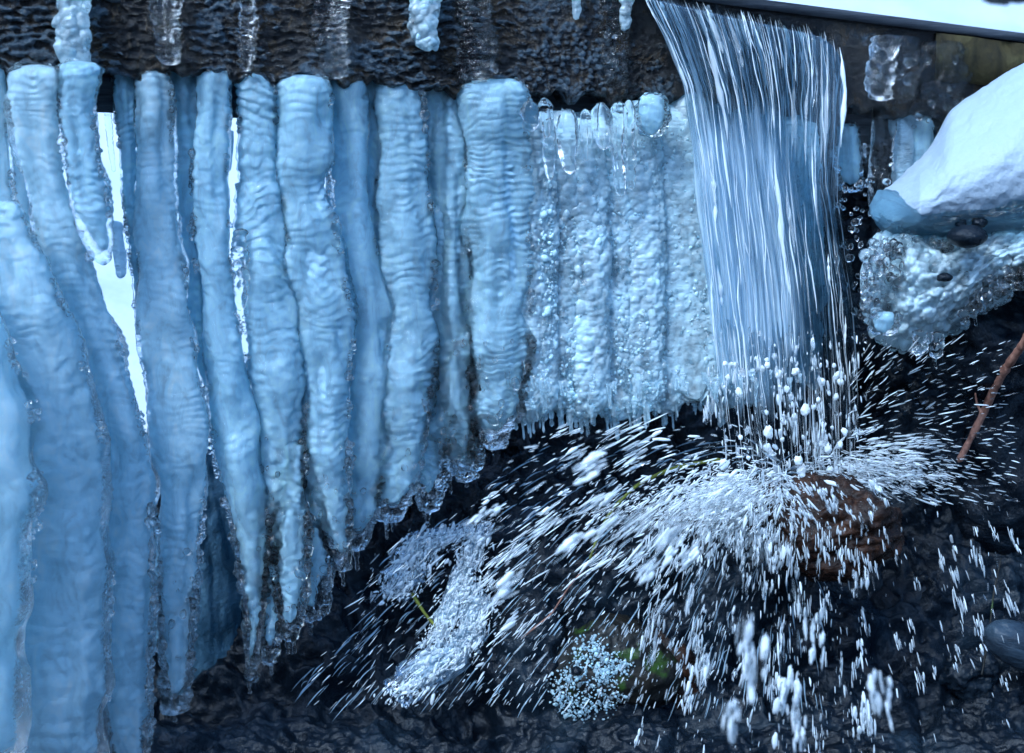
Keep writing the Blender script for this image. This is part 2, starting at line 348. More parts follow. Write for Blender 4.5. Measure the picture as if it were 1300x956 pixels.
# frozen beads: glassy pearls on the mossy rock and on the heap at the right
# ------------------------------------------------------------------ icicles
PEARL = [unitdrop(i+60, 12, 9, .14) for i in range(8)]
def taper(t, k=.5):
    return np.sqrt(np.clip(1-(1-np.clip(t, 0, 1))**2, 0, 1))
def icicle_geo(keys, seed, yoff=.0, ripple=1., lam=10., bead_from=None, cell=11., beadamp=.42, clear=(.1, .1), flat=.7, drips=0, lump=1., pearls=0, frill=0, prr=(2.2, 6.5), ykeys=None, na=96, tipround=.5, bag=None, step=1.5, topround=.16):
    k = np.array(keys, float); o = np.argsort(k[:, 1]); k = k[o]
    py = np.arange(k[0, 1], k[-1, 1]+.1, step); n = len(py); ks = max(3, int(34/step))
    px = smooth1(np.interp(py, k[:, 1], k[:, 0]), ks) + vn(py/45, seed, 0, 3)*1.3
    wd = smooth1(np.interp(py, k[:, 1], k[:, 2]), int(ks*.8))
    wd = wd*np.where(px > 330, 1.26, 1.07)
    w0 = wd*taper((py-py[0])/(topround*wd[0]+1)+.02)*taper((py[-1]-py)/(tipround*max(wd[-1], 6)+1)+.03)
    y = yb(px)+yoff
    if ykeys: y = y + np.interp(py, [a for a, _ in ykeys], [b for _, b in ykeys])
    y = smooth1(y, ks); u = U(y)
    th = np.arange(na)/na*2*np.pi + .3
    c, s_ = np.cos(th)[None, :], np.sin(th)[None, :]; PY = py[:, None]; W = w0[:, None]
    ax, ay = c*W/2, s_*W/2
    gx, gy = ax/70+seed*3.1, ay/70
    body = np.clip(W/14, 0, 1)
    # scalloped rings
    ph = PY/lam + vn(gx*1.3, gy*1.3, PY/55, seed)*1.6 + vn(ax/16, ay/16, PY/26, seed+5)*.55
    fr = ph - np.floor(ph); prof = np.where(fr < .72, (fr/.72)**.8, ((1-fr)/.28)**.7)
    mod = np.clip(.75+vn(ax/38+9, ay/38, PY/42, seed+2)*.9, .1, 1.7)
    d = ripple*2.8*(prof-.5)*mod + ripple*2.6*fbm(ax/20, ay/20, PY/8+vn(ax/10, ay/10, PY/30, seed+33)*1.2, seed+32, 3) + ripple*vn(ax/9, ay/9, PY/3.4, seed+31)*.8*(mod-.3)
    # vertical flutes, swellings and grit
    d = d + vn(c*1.6+seed, s_*1.6, PY/170, seed+3)*.12*W*lump + vn(c*1.1, s_*1.1+seed, PY/48, seed+4)*.10*W*lump
    d = d + fbm(ax/15, ay/15, PY/11, seed+6, 4)*2.4*min(1.3, ripple+.2)
    bw = 0.
    if bead_from is not None:
        bw = 1/(1+np.exp(-(PY-bead_from+vn(ax/30, ay/30, PY/40, seed+7)*28)/16))
        w1, w2, cid = wor(ax/cell, ay/cell, PY/cell*.85, seed+8)
        b1 = np.sqrt(np.clip(1-(w1/.82)**2, 0, 1))*(.45+.8*cid)
        w3, w4, cid2 = wor(ax/cell*2.1, ay/cell*2.1, PY/cell*1.9, seed+9)
        b2 = np.sqrt(np.clip(1-(w3/.8)**2, 0, 1))*cid2
        d = d*(1-.55*bw) + bw*cell*beadamp*(b1*1.25-.45+.35*b2)
    d = d*body
    X = (px[:, None]) ; base = P(px, py, y)
    rr = (W/2 + d)*u[:, None]; rr = np.maximum(rr, .0002)
    V = np.empty((n, na, 3)); V[..., 0] = base[:, None, 0]+c*rr; V[..., 1] = base[:, None, 1]+s_*np.maximum((W/2*flat + d*(.45+.55*flat))*u[:, None], .0002); tt_ = (PY-py[0])/(py[-1]-py[0]); V[..., 2] = base[:, None, 2]+vn(ax/12, ay/12, PY/14, seed+11)*1.2*u[:, None]*body + (vn(ax/19, seed, 0, seed+13)+.6*vn(ax/7, seed, 0, seed+14))*np.minimum(14, W*.16)*tt_**9*u[:, None]
    t = (PY-py[0])/(py[-1]-py[0])
    cl = clear[0]+(clear[1]-clear[0])*t + 0*c + (bw*.2 if bead_from is not None else 0) + vn(ax/24, ay/24, PY/38, seed+12)*(.15 if pearls < 2 else .38)
    B = bag or Bag(); B.add(V.reshape(-1, 3), gridq(n, na, True)[:, ::-1], np.clip(cl, 0, 1).ravel())
    caps(B, V, cl, n, na)
    rng = random.Random(seed)
    for i in range(int(drips*1.8)):
        tt = 1-rng.random()**1.5*(.28 if drips < 12 else .05) if i else 1.0
        j = min(n-1, int(tt*(n-1))); sx = rng.uniform(-.9, .9)*w0[j]*.5
        L = 4+24*rng.random()**1.8; r0 = rng.uniform(1.8, 4.6)
        drip(B, px[j]+sx, py[j]-8, L+8, r0, float(y[j])-rng.uniform(-.2, .9)*w0[j]*.45*float(u[j]), rng)
    if pearls:
        y0_ = bead_from if bead_from is not None else py[0]; y0_ = max(y0_, py[0]+6)
        g = np.random.RandomState(seed+500); sh = PEARL
        area = float((w0[py > y0_]).sum()*step); m = int(area/52*pearls)
        for i in range(m):
            q = y0_ + (py[-1]-2-y0_)*g.rand()**.85 + g.normal(0, 6); j = int(np.clip((q-py[0])/step, 0, n-1))
            a_ = g.uniform(-1, 1)**1.0; a_ = math.sin(a_*math.pi/2); r_ = min(prr[1], prr[0]*math.exp(abs(g.normal(0, .45))))
            r_ = min(r_, max(1.2, w0[j]*.22))
            hw = w0[j]/2; yy = float(y[j]) - math.sqrt(max(0, 1-a_*a_))*hw*float(u[j])*flat*1.0
            Vs, Q = sh[i % 8]; ua = float(u[j]); M = np.array(Matrix.Rotation(g.normal(0, .5), 3, 'Y'))
            B.add((Vs*r_*ua*np.array([1, .8, g.uniform(.8, 1.7)])) @ M.T + P(px[j]+a_*hw*.98, py[j], yy), Q[:, ::-1], g.uniform(0, 1.)**.8)
    if frill:
        g = np.random.RandomState(seed+900)
        for sd in (-1, 1):
            for q in np.arange(py[0]+2, py[-1]-4, 2.3):
                low = bead_from is not None and q > bead_from
                if vn(q/26, sd*3.3, seed, 44) + (.55 if q < py[0]+9 or low else 0) < .12: continue
                j = int((q-py[0])/step); r_ = min(7 if low else 6, (2.2 if low else 1.5)*math.exp(abs(g.normal(0, .5)))); hw = w0[j]/2; ua = float(u[j]); q1 = g.uniform(.86, 1.06)*sd
                Vs, Q = PEARL[int(g.randint(8))]; M = np.array(Matrix.Rotation(g.normal(0, .6), 3, 'Y'))
                B.add((Vs*r_*ua*np.array([1.3, 1, g.uniform(.7, 1.5)])) @ M.T + P(px[j]+q1*hw, py[j], float(y[j])-g.uniform(.1, .45)*hw*ua*flat), Q[:, ::-1], g.uniform(.5, 1))
    return B
def caps(B, V, cl, n, na):
    for row, flip in ((0, 0), (n-1, 1)):
        c0 = V[row].mean(0)
        ring2 = c0 + (V[row]-c0)*.02
        VV = np.concatenate([V[row], ring2]); Q = gridq(2, na, True)
        B.add(VV, Q if flip == 0 else Q[:, ::-1], float(np.mean(cl[row])))
def drip(B, px, py, L, r, y, rng, cl=.85):
    t = np.linspace(0, 1, 14); k = rng.uniform(.6, 1.0)
    prof = (1-t)*1.35 + .0; neck = .55+.45*np.cos(t*np.pi*2)*.5
    rad = r*(np.where(t < .75, (1.25-t*.9)*(1+.18*np.sin(t*17+k*9)), .0) + np.where(t >= .75, np.sqrt(np.clip(1-((t-.86)/.14)**2, 0.002, 1))*.78, 0))
    u = float(U(y)); pts = P(px+np.sin(t*3+k*5)*1.0, py+t*L, y)
    V, Q = tube(pts, np.maximum(rad, .12)*u, 9)
    B.add(V, Q, cl)

def icicle(label, keys, mat=None, name='icicle', cat='icicle', group='ice columns hanging from the beam', **kw):
    keys = [tuple(q) for q in keys]; rt_ = random.Random(kw['seed']*7+1)
    if 84 < keys[0][1] < 120 and keys[0][0] < 660: keys[0] = (keys[0][0], keys[0][1]+rt_.uniform(-9, 3), keys[0][2]*rt_.uniform(.8, 1.1)); keys.insert(1, (keys[0][0]+rt_.uniform(-3, 3), keys[0][1]+16, keys[0][2]*rt_.uniform(1., 1.2)))
    if 'lam' not in kw: kw['lam'] = rt_.uniform(8, 18)
    if cat == 'icicle': kw['ripple'] = kw.get('ripple', 1)*rt_.uniform(.4, 1.05); kw['lump'] = kw.get('lump', 1)*rt_.uniform(1.1, 1.7)
    cf = kw.pop('core', None)
    wmax = max(q[2] for q in keys); clearone = wmax < 25 and mat is ICE_BEAD and cat == 'icicle'
    if cf is None and mat in (None, ICE, ICE_BEAD) and cat == 'icicle' and wmax >= 25: cf = ((.94, .74) if keys[0][0] > 330 else (.88, .66)) if mat in (None, ICE) else ((.9, .84) if cat == 'ice strip' else (.74, .5))
    if cf and keys[0][0] > 130 and keys[0][1] < 125 and group and 'beam' in group: kw['yoff'] = kw.get('yoff', 0)+.035; keys[0] = (keys[0][0], keys[0][1]-9, keys[0][2])
    if cf:
        kk = [list(q) for q in keys]; y0, y1 = kk[0][1], kk[-1][1]
        bf = kw.get('bead_from') or 9999
        for q in kk:
            t = (q[1]-y0)/(y1-y0); q[2] = q[2]*(cf[0] + (cf[1]-cf[0])*max(0, min(1, (q[1]-bf)/200 if bf < 9000 and bf > 0 else t)))
        kk[-1][1] = y1 - min(26, (y1-y0)*.12); kk[0][1] = y0 + 3
        ck = dict(seed=kw['seed'], yoff=kw.get('yoff', 0), ripple=kw.get('ripple', 1)*1.1, lam=kw.get('lam', 10), flat=kw.get('flat', .7)*.88, na=64, step=2., lump=1)
        CB = icicle_geo(kk, **ck); core = CB.mesh('milky_core'); 
    if cf and cat == 'icicle': kw['frill'] = 1; kw['ripple'] = kw.get('ripple', 1)*.75
    if kw.get('drips') and 'pearls' not in kw: kw['pearls'] = .16; kw['prr'] = (2.0, 6); kw['beadamp'] = .6
    B = icicle_geo(keys, **kw)
    o = link(name, B.mesh(name), (SHELL_BEAD if mat is ICE_BEAD else SHELL) if (cf or clearone) else (mat or ICE), label=label, cat=cat, group=group)
    if cf: link('milky_core', core, CORE_LIT if kw['seed'] in (1, 2, 3, 4, 5, 11) else CORE, parent=o)
    return o

I = icicle
# far left masses (nearest the lens at the bottom)
I('broad smooth milky ice mass filling the lower left corner', [(-60, 330, 60), (-50, 420, 110), (-35, 520, 150), (-30, 640, 150), (-35, 760, 140), (-40, 1010, 130)], ICE, seed=1, yoff=-.10, ripple=.6, lam=30, clear=(0, .05), lump=.6, na=120)
I('pale ice mass swelling downwards between the corner mass and the first full column', [(5, 255, 34), (18, 330, 70), (40, 430, 112), (62, 540, 128), (72, 640, 124), (78, 760, 118), (84, 1010, 100)], ICE, seed=2, yoff=-.05, ripple=.9, lam=24, clear=(0, .12), lump=.7, na=120)
I('pale half-hidden column at the left edge of the picture, under the beam end', [(-8, 84, 34), (-8, 160, 34), (-4, 260, 44), (0, 400, 50)], ICE, seed=3, yoff=.02, ripple=.5, clear=(0, .1))
I('whitish thick column standing behind the first round-topped column', [(26, 128, 30), (28, 200, 40), (34, 280, 52), (42, 380, 60)], ICE, seed=4, yoff=.09, ripple=.5, clear=(.1, .1))
I('first round-topped column from the left, leaning right to the bottom of the picture', [(46, 87, 62), (48, 140, 60), (58, 210, 56), (74, 280, 54), (90, 345, 60), (112, 420, 66), (136, 500, 66), (154, 590, 70), (156, 700, 74), (160, 800, 64), (164, 1000, 50)], ICE, seed=5, yoff=-.01, ripple=.75, lam=11, clear=(.03, .22), bead_from=640, cell=17, beadamp=.35)
I('short leaning column that ends in a rounded lobe beside the bright gap', [(100, 86, 44), (98, 130, 38), (102, 200, 42), (114, 262, 46), (129, 318, 34), (133, 338, 14)], ICE, seed=6, yoff=-.035, ripple=.8, clear=(.05, .1), topround=.2)
I('little finger of ice hanging from the rounded lobe in the bright gap', [(146, 280, 20), (151, 320, 15), (153, 354, 10)], ICE, seed=7, yoff=-.03, ripple=.5, clear=(.1, .3), na=48)
I('frilly strip of clear ice in the narrow bright slot between the leaning columns', [(52, 270, 10), (56, 320, 18), (60, 355, 14), (62, 385, 5)], ICE_BEAD, seed=8, yoff=.05, ripple=1.2, bead_from=200, cell=8, clear=(.4, .5), na=48)
I('thin flat-topped column right of the first bright gap', [(160, 91, 24), (163, 180, 22), (167, 260, 18), (173, 340, 12), (177, 425, 5)], ICE, seed=9, yoff=0, ripple=.8, clear=(.05, .3), na=64)
I('slim clear icicle hanging free in the first bright gap', [(137, 128, 9), (141, 180, 8), (145, 219, 4)], ICE_BEAD, seed=10, yoff=.07, ripple=.6, clear=(.7, .8), na=40, lam=7)
I('short clear icicle hanging in the bright slot at the far left', [(12, 126, 8), (13, 158, 4)], ICE_BEAD, seed=110, yoff=.06, ripple=.6, clear=(.7, .8), na=40, lam=7)
I('long heavy column right of the bright gap, narrowing to a ribbed clear tip', [(192, 95, 46), (193, 180, 48), (195, 250, 50), (205, 340, 54), (211, 414, 60), (224, 500, 68), (232, 560, 72), (229, 640, 58), (226, 740, 44), (224, 830, 34), (223, 905, 22)], ICE, seed=11, yoff=-.015, ripple=1, lam=11, clear=(.02, .28), bead_from=700, cell=18, beadamp=.33, drips=3)
I('thread of clear ice between two heavy columns, high under the beam', [(218, 120, 7), (217, 200, 11), (219, 280, 10), (222, 335, 5)], ICE_BEAD, seed=12, yoff=.04, ripple=1.2, clear=(.5, .6), na=40, bead_from=100, cell=7)
I('slim round-topped column fused to the left of a wider one', [(235, 96, 36), (238, 180, 36), (244, 270, 36), (251, 380, 32), (259, 460, 24), (266, 520, 8)], ICE, seed=13, yoff=.01, ripple=.9, clear=(.05, .3))
I('wide column bending right, with a long thin glassy tip near the bottom edge', [(268, 98, 46), (266, 160, 40), (266, 230, 40), (268, 300, 44), (273, 370, 46), (280, 420, 52), (292, 476, 58), (304, 568, 68), (315, 650, 50), (322, 715, 34), (325, 770, 20), (320, 815, 12), (318, 866, 5)], ICE, seed=14, yoff=-.02, ripple=.95, clear=(.02, .3), bead_from=660, cell=15, beadamp=.4, drips=2)
I('small smooth icicle hanging free high in the second bright gap', [(291, 165, 10), (291, 195, 9), (291, 218, 4)], ICE, seed=15, yoff=.05, ripple=.3, clear=(.5, .6), na=40)
I('frilled clear icicle in the second bright gap beside the column with lumpy edges', [(306, 290, 10), (303, 330, 18), (306, 370, 16), (304, 395, 6)], ICE_BEAD, seed=16, yoff=.0, ripple=1.2, clear=(.6, .7), bead_from=200, cell=9, na=56)
I('column with lumpy left edge right of the second gap, ending in beaded ice', [(322, 101, 46), (326, 150, 42), (328, 210, 40), (335, 300, 50), (349, 380, 60), (353, 450, 66), (356, 520, 54), (354, 600, 46), (354, 680, 30), (357, 724, 8)], ICE, seed=17, yoff=-.02, ripple=1.1, clear=(.03, .3), bead_from=560, cell=15, beadamp=.42, drips=3)
I('narrow two-lobed column squeezed in high under the beam', [(350, 106, 30), (352, 180, 28), (362, 260, 26), (376, 340, 16), (384, 400, 5)], ICE, seed=18, yoff=.02, ripple=1, clear=(.1, .3))
I('broad smooth column that flares rightwards at mid height and frays into a beaded tip', [(383, 106, 54), (385, 180, 52), (388, 260, 54), (396, 340, 60), (410, 414, 62), (411, 500, 54), (415, 600, 46), (424, 665, 34), (435, 726, 8)], ICE, seed=19, yoff=-.03, ripple=.75, lam=13, clear=(.0, .28), bead_from=560, cell=15, beadamp=.42, drips=4)
I('low beaded column behind the flaring one, reaching far down', [(384, 470, 26), (384, 560, 32), (390, 650, 40), (399, 720, 34), (400, 770, 24), (393, 792, 10)], ICE_BEAD, seed=20, yoff=.02, ripple=.8, clear=(.05, .3), bead_from=600, cell=13, beadamp=.45, drips=7)
I('beaded column with a blunt tip, beside the longest glassy tip', [(371, 560, 26), (369, 680, 36), (369, 760, 30), (367, 816, 9)], ICE_BEAD, seed=21, yoff=.0, ripple=.8, clear=(.05, .3), bead_from=640, cell=13, beadamp=.45, drips=5)
I('thin beaded column behind the long glassy tip', [(336, 620, 38), (342, 720, 32), (345, 790, 22), (342, 846, 7)], ICE_BEAD, seed=22, yoff=.02, ripple=.8, clear=(.1, .35), bead_from=640, cell=13, beadamp=.45, drips=3)
I('slim straight column with a dark seam on its left side, curving right lower down', [(438, 108, 34), (439, 180, 34), (442, 260, 38), (454, 350, 46), (469, 430, 50), (470, 520, 44), (464, 600, 38), (456, 660, 26), (452, 700, 10)], ICE, seed=23, yoff=-.01, ripple=.5, lam=14, clear=(.0, .28), bead_from=580, cell=14, beadamp=.42, drips=6)
I('ribbed slim column left of the bright crack', [(470, 110, 38), (471, 200, 36), (475, 300, 30), (478, 380, 20), (480, 440, 8)], ICE, seed=24, yoff=.01, ripple=.9, clear=(.05, .2))
I('thin glassy strip standing in the bright crack between two columns', [(488, 118, 9), (486, 220, 14), (484, 330, 18), (489, 420, 10)], ICE_BEAD, seed=25, yoff=.03, ripple=1.2, clear=(.7, .7), bead_from=100, cell=8, na=48)
I('wide ribbed column right of the bright crack, breaking into beads and drips', [(510, 113, 46), (511, 200, 50), (514, 300, 58), (516, 400, 62), (513, 480, 60), (507, 560, 50), (502, 620, 42), (497, 664, 18)], ICE, seed=26, yoff=-.01, ripple=1, clear=(.05, .3), bead_from=440, cell=14, beadamp=.42, drips=10)
I('wavy glassy strip down the middle of the ice wall', [(545, 114, 30), (546, 220, 30), (548, 330, 34), (549, 440, 38), (547, 540, 40), (544, 610, 32), (543, 652, 12)], ICE_BEAD, seed=27, yoff=.0, ripple=1.1, lam=9, clear=(.25, .35), bead_from=400, cell=12, beadamp=.36, drips=7)
I('even ribbed column left of the crinkled clear seam', [(572, 114, 36), (572, 220, 38), (573, 330, 42), (574, 440, 46), (575, 520, 48), (574, 580, 40), (576, 606, 14)], ICE, seed=28, yoff=-.005, ripple=.9, clear=(.05, .3), bead_from=400, cell=14, beadamp=.4, drips=6)
I('crinkled clear seam beside the banded column', [(594, 116, 20), (595, 220, 20), (594, 330, 26), (593, 440, 34), (591, 520, 38), (591, 585, 28), (591, 612, 14)], ICE_BEAD, seed=29, yoff=-.01, ripple=1.3, lam=8, clear=(.4, .4), bead_from=380, cell=13, beadamp=.4, drips=5)
I('broad banded column with tight horizontal rings at its top, left of the beaded curtain', [(629, 110, 58), (629, 180, 60), (632, 260, 62), (634, 360, 64), (634, 450, 62), (630, 520, 54), (626, 572, 20)], ICE, seed=30, yoff=-.03, ripple=1.15, lam=8.5, clear=(.02, .28), bead_from=420, cell=13, beadamp=.38, drips=8)
# beaded curtain between the columns and the waterfall
words = ['leftmost strip of the beaded ice curtain, beside the broad banded column', 'second strip of the beaded curtain from the left, under the bubbly beam glaze', 'third strip of the beaded curtain from the left, with a clear icicle inside',
         'fourth strip of the beaded curtain from the left', 'fifth strip of the beaded curtain, at its middle', 'sixth strip of the beaded curtain, right of its middle',
         'seventh strip of the beaded curtain, just left of the waterfall', 'beaded ice strip partly covered by the left edge of the falling water', 'beaded ice strip behind the left part of the falling water', 'ice strip behind the middle of the waterfall', 'ice strip behind the right part of the waterfall']
tops = [136, 140, 150, 142, 128, 132, 116, 128, 134, 140, 146]
bots = [534, 522, 532, 534, 528, 522, 510, 520, 512, 470, 400]
for i in range(11):
    cx_ = 672 + i*34 + (0, 3, -4, 2, 0, 3, -2, 0, 0, 0, 0)[i]; rn = random.Random(50+i)
    I(words[i], [(cx_, tops[i], 36), (cx_+2, tops[i]+60, 44), (cx_+4, 300, 48), (cx_+3+i*.6, 430, 50), (cx_+rn.uniform(-4, 4)+i*.8, bots[i]-24, 48), (cx_+i*.8, bots[i], 26)], ICE_BEAD,
      group='beaded strips of the ice curtain', cat='ice strip', name='ice_strip', seed=40+i, yoff=.004+.010*(i % 2), flat=.5, ripple=.7, lam=12, clear=((.25, .3) if i < 7 else (.1, .2)), bead_from=(150 if i < 8 else 300), cell=7+1.5*(i % 3), beadamp=.42, pearls=(2.6 if i < 8 else .3), prr=(1.3, 5.0), na=120, drips=(13 if i < 8 else 4), topround=.7, tipround=.3)
I('one broad sheet of fine frozen beads joining the strips of the curtain', [(822, 140, 330), (824, 320, 344), (826, 496, 340)], ICE_BEAD, name='ice_sheet', cat='ice sheet', group=None, seed=650, yoff=.018, ripple=.8, clear=(.2, .3), flat=.05, lump=.1, na=620, bead_from=130, cell=7.5, beadamp=.5, topround=.05, tipround=.02, step=1.6, pearls=1.0, prr=(1.2, 4.2), drips=34)
I('cloudy sheet of ice behind the ribbed columns in the middle of the wall', [(575, 130, 135), (575, 300, 140), (575, 470, 130)], ICE_SOFT, name='ice_sheet', cat='ice sheet', group=None, seed=500, yoff=.075, ripple=.8, clear=(.0, .1), flat=.2, lump=.15, na=220, bead_from=250, cell=12, topround=.08, tipround=.05, step=2.)
# small clear icicles at the top of the curtain
tl = [('round glassy lobe at the upper left of the beaded curtain', 672, 128, 168, 17), ('hooked clear icicle under the bubbly glaze', 692, 124, 176, 13), ('clear icicle with a bright core in the curtain top', 697, 150, 230, 13),
      ('fluted clear icicle hanging inside the beaded curtain', 722, 138, 222, 24), ('thin clear icicle right of the fluted one', 744, 138, 205, 12), ('clear lobed icicle in the middle of the curtain top', 765, 130, 190, 22),
      ('long straight glass-clear icicle right of the curtain middle', 786, 128, 250, 17), ('pair-like clear icicle beside the long straight one', 800, 126, 240, 14), ('knobbly clear lump at the curtain top just left of the water', 826, 118, 176, 34)]
for i, (lb, x, a, b, wd) in enumerate(tl):
    I(lb, [(x-1, a, wd*.8), (x, (a+b)/2, wd), (x+2, b, wd*.5)], ICE_BEAD, group='small clear icicles at the top of the curtain', seed=70+i, yoff=-.045, ripple=.5, clear=(.85, .9), na=56, bead_from=(100 if i in (0, 8) else 400), cell=10, topround=.8)
# ice stuck on the beam
def blobs(label, pts, mat, seed, name='frozen_trickle', cat='ice', cl=.5, yoff=-.02, grp=None):
    k = [(x, y, w_) for x, y, w_ in pts]
    return I(label, k, mat, name=name, cat=cat, group=grp, seed=seed, yoff=yoff, ripple=.8, lam=13, clear=(cl, cl), bead_from=-300, cell=14, beadamp=.45, flat=.6, na=80, pearls=.2 if mat is ICE_BEAD else .12, prr=(2.5, 7))
blobs('lumpy white frozen trickle over the beam at the left, above the short leaning column', [(94, -30, 28), (92, 20, 34), (92, 52, 36), (97, 80, 28), (98, 104, 24)], ICE_BEAD, 90, grp='frozen trickles over the beam')
blobs('narrow white frozen trickle over the beam near its middle', [(540, -30, 28), (538, 20, 26), (541, 48, 24), (543, 66, 14)], ICE_BEAD, 91, cl=.35, grp='frozen trickles over the beam')
blobs('small frozen trickle at the top edge left of the waterfall', [(733, -20, 9), (732, 10, 8), (731, 26, 4)], ICE_BEAD, 92, grp='frozen trickles over the beam')
blobs('short bright frozen thread beside the waterfall lip', [(803, -20, 10), (796, 12, 9), (792, 40, 5)], ICE_BEAD, 93, grp='frozen trickles over the beam')
for i, (lb, pts) in enumerate([('clear glaze running down the beam right of the left-hand trickle', [(212, -30, 40), (208, 30, 34), (214, 84, 26)]), ('thin clear run of ice over the beam above the second bright gap', [(312, -30, 16), (316, 30, 22), (312, 92, 14)]),
      ('clear wrinkled run of ice over the beam between the gap and the middle trickle', [(424, -30, 30), (420, 40, 36), (428, 100, 26)]), ('broad clear run of ice over the beam just right of the middle trickle', [(596, -30, 40), (600, 30, 34), (604, 110, 44)]), ('faint clear run of ice over the bubbly end of the beam near the waterfall', [(770, -30, 34), (776, 30, 30), (780, 112, 24)])]):
    I(lb, pts, SHELL, name='ice_glaze', cat='ice', group='clear ice runs on the beam', seed=190+i, yoff=-.008, ripple=1.4, lam=9, clear=(.9, .9), flat=.35, na=90, pearls=.1, topround=.3)
# right of the waterfall
RG = 'ice on the beam right of the waterfall'
blobs('knobbly clear chain of ice lumps running down the beam right of the waterfall', [(1128, 44, 22), (1119, 72, 20), (1116, 100, 24), (1121, 128, 22)], SHELL, 94, name='ice_chain', cat='ice', cl=.7, yoff=-.035, grp=RG)
blobs('broad clear ice bulge beside the knobbly chain', [(1142, 44, 34), (1140, 90, 36), (1138, 132, 26)], SHELL, 95, name='ice_bulge', cat='ice', cl=.8, yoff=-.01, grp=RG)
blobs('brownish clear ice sheet on the beam near the mossy end', [(1190, 48, 56), (1188, 90, 62), (1178, 140, 54), (1168, 165, 30)], SHELL, 96, name='ice_sheet', cat='ice', cl=.95, yoff=.005, grp=RG)
blobs('tiny frozen thread on the mossy end of the beam', [(1217, 52, 8), (1218, 72, 6)], ICE_BEAD, 97, name='ice_thread', cat='ice', grp=RG)
rt = [('bright clear column hanging under the knobbly chain', 1120, 132, 250, 24, .45), ('pale column in the middle of the right-hand group', 1143, 140, 250, 24, .35), ('dim column at the right of the group, half behind the snow', 1168, 146, 235, 26, .6), ('dark glassy column next to the snow edge', 1188, 150, 226, 24, .8)]
for i, (lb, x, a, b, wd, cl) in enumerate(rt):
    I(lb, [(x, a, wd), (x-1, (a+b)/2, wd), (x-2, b+20, wd*.9)], ICE if i == 1 else ICE_BEAD, group='ice columns between the waterfall and the snow', seed=100+i, yoff=.02, ripple=.6, lam=14, clear=(cl, cl), na=64, bead_from=None if i == 1 else 180, cell=12, beadamp=.25)
I('short frosted column tucked behind the right edge of the waterfall', [(1073, 156, 24), (1076, 200, 28), (1080, 245, 20)], ICE_BEAD, group='ice columns between the waterfall and the snow', seed=105, yoff=.05, ripple=.9, clear=(.35, .6), na=64, bead_from=215, cell=9)
I('slender straight icicle in the dark slot right of the waterfall', [(1094, 160, 12), (1094, 205, 12), (1096, 238, 7)], ICE_BEAD, group='ice columns between the waterfall and the snow', seed=106, yoff=.05, ripple=.5, clear=(.4, .6), na=48, bead_from=220, cell=8)

# ------------------------------------------------------------------ ground, bank, snow
# large snowy ground sheet
n = 130
gx = np.sinh(np.linspace(-1, 1, n)*5.2)/np.sinh(5.2)*70; gy = np.sinh(np.linspace(-1, 1, n)*5.2)/np.sinh(5.2)*70
X, Y = np.meshgrid(gx, gy, indexing='ij')
Z = -1.15 + fbm(X/5, Y/5, 0, 2, 4)*.35*np.clip(np.hypot(X, Y)/6, 0, 1)
Z = Z + 2.6*np.clip((Y-3)/10, 0, 1)**1.2 + np.clip((Y-13), 0, 60)*.12
link('snow_ground', mesh('snow_ground', np.stack([X, Y, Z], -1), gridq(n, n)[:, ::-1]), SNOW, kind='structure')
# unseen hills added behind the viewer for darker reflections; dark stream leaving the ice
n = 160
A2 = np.linspace(R(150), R(390), n)[:, None]; Rr = np.linspace(0, 1, 60)[None]
rad = 9 + Rr*34; X = np.cos(A2)*rad; Y = np.sin(A2)*rad - 1
Z = -1.4 + Rr**.8*13 + fbm(X/3, Y/3, 0, 70, 5)*2.6*np.clip(Rr*6, 0, 1)
link('added_hills', mesh('added_hills', np.stack([X, Y, Z], -1), gridq(n, 60)), DARK_HILL, kind='structure')
X, Y = np.meshgrid(np.linspace(-7, 7, 120), np.linspace(-9, -.3, 120), indexing='ij')
link('stream', mesh('stream', np.stack([X, Y, -1.085+fbm(X*3, Y*3, 0, 75, 3)*.02], -1), gridq(120, 120)), ROCKM, kind='structure')
# snow slope rising behind the beam
nx, ny = 260, 200
X, S = np.meshgrid(np.linspace(-6, 7, nx), np.linspace(0, 1, ny), indexing='ij')
Y = .62 + S**1.5*9
Z = -.60 + np.interp(S, [0, .12, .3, .6, 1], [0, .10, .45, 1.2, 3.1]) + fbm(X/.9, Y/.9, 0, 31, 5)*.16*np.clip(S*6, .3, 1.4)
Z[:, 0] -= .7
link('snow_slope', mesh('snow_slope', np.stack([X, Y, Z], -1), gridq(nx, ny)[:, ::-1]), SNOW, kind='structure')
# wet rock bank under and behind the fall
nx, ns = 760, 620
pxs = np.linspace(-500, 1800, nx)
ztop = np.interp(pxs, [-500, 180, 300, 420, 600, 900, 990, 1040, 1080, 1800], [-.62, -.62, -.60, -.54, -.46, -.46, -.36, -.06, -.02, .0])
prof_s = np.linspace(0, 1, ns)
ks = [0, .12, .42, .62, .80, 1]
Yk = np.interp(prof_s, ks, [-1.5, -.55, 0.06, .36, .50, 1.3])
Zb = np.interp(prof_s, ks, [-1.20, -1.13, -1.0, -.50, 0, 0])
wt = np.clip((prof_s-.62)/.18, 0, 1); wt = wt*wt*(3-2*wt)
X = ((pxs-CX)/F*2.25)[:, None] + 0*Yk[None]
Y = Yk[None] + 0*X
Zf = np.where(prof_s[None] <= .62, Zb[None], 0)
Z = np.where(prof_s[None] <= .62, Zb[None] + (np.clip((prof_s[None]-.42)/.2, 0, 1)**2)*np.clip(ztop[:, None]+.50, -.12, .1), 0)
z62 = -.50 + np.clip(ztop+.50, -.12, .1)
Z = np.where(prof_s[None] > .62, z62[:, None]*(1-wt[None]) + ztop[:, None]*wt[None] - np.clip((prof_s[None]-.8)/.2, 0, 1)*.15, Z)
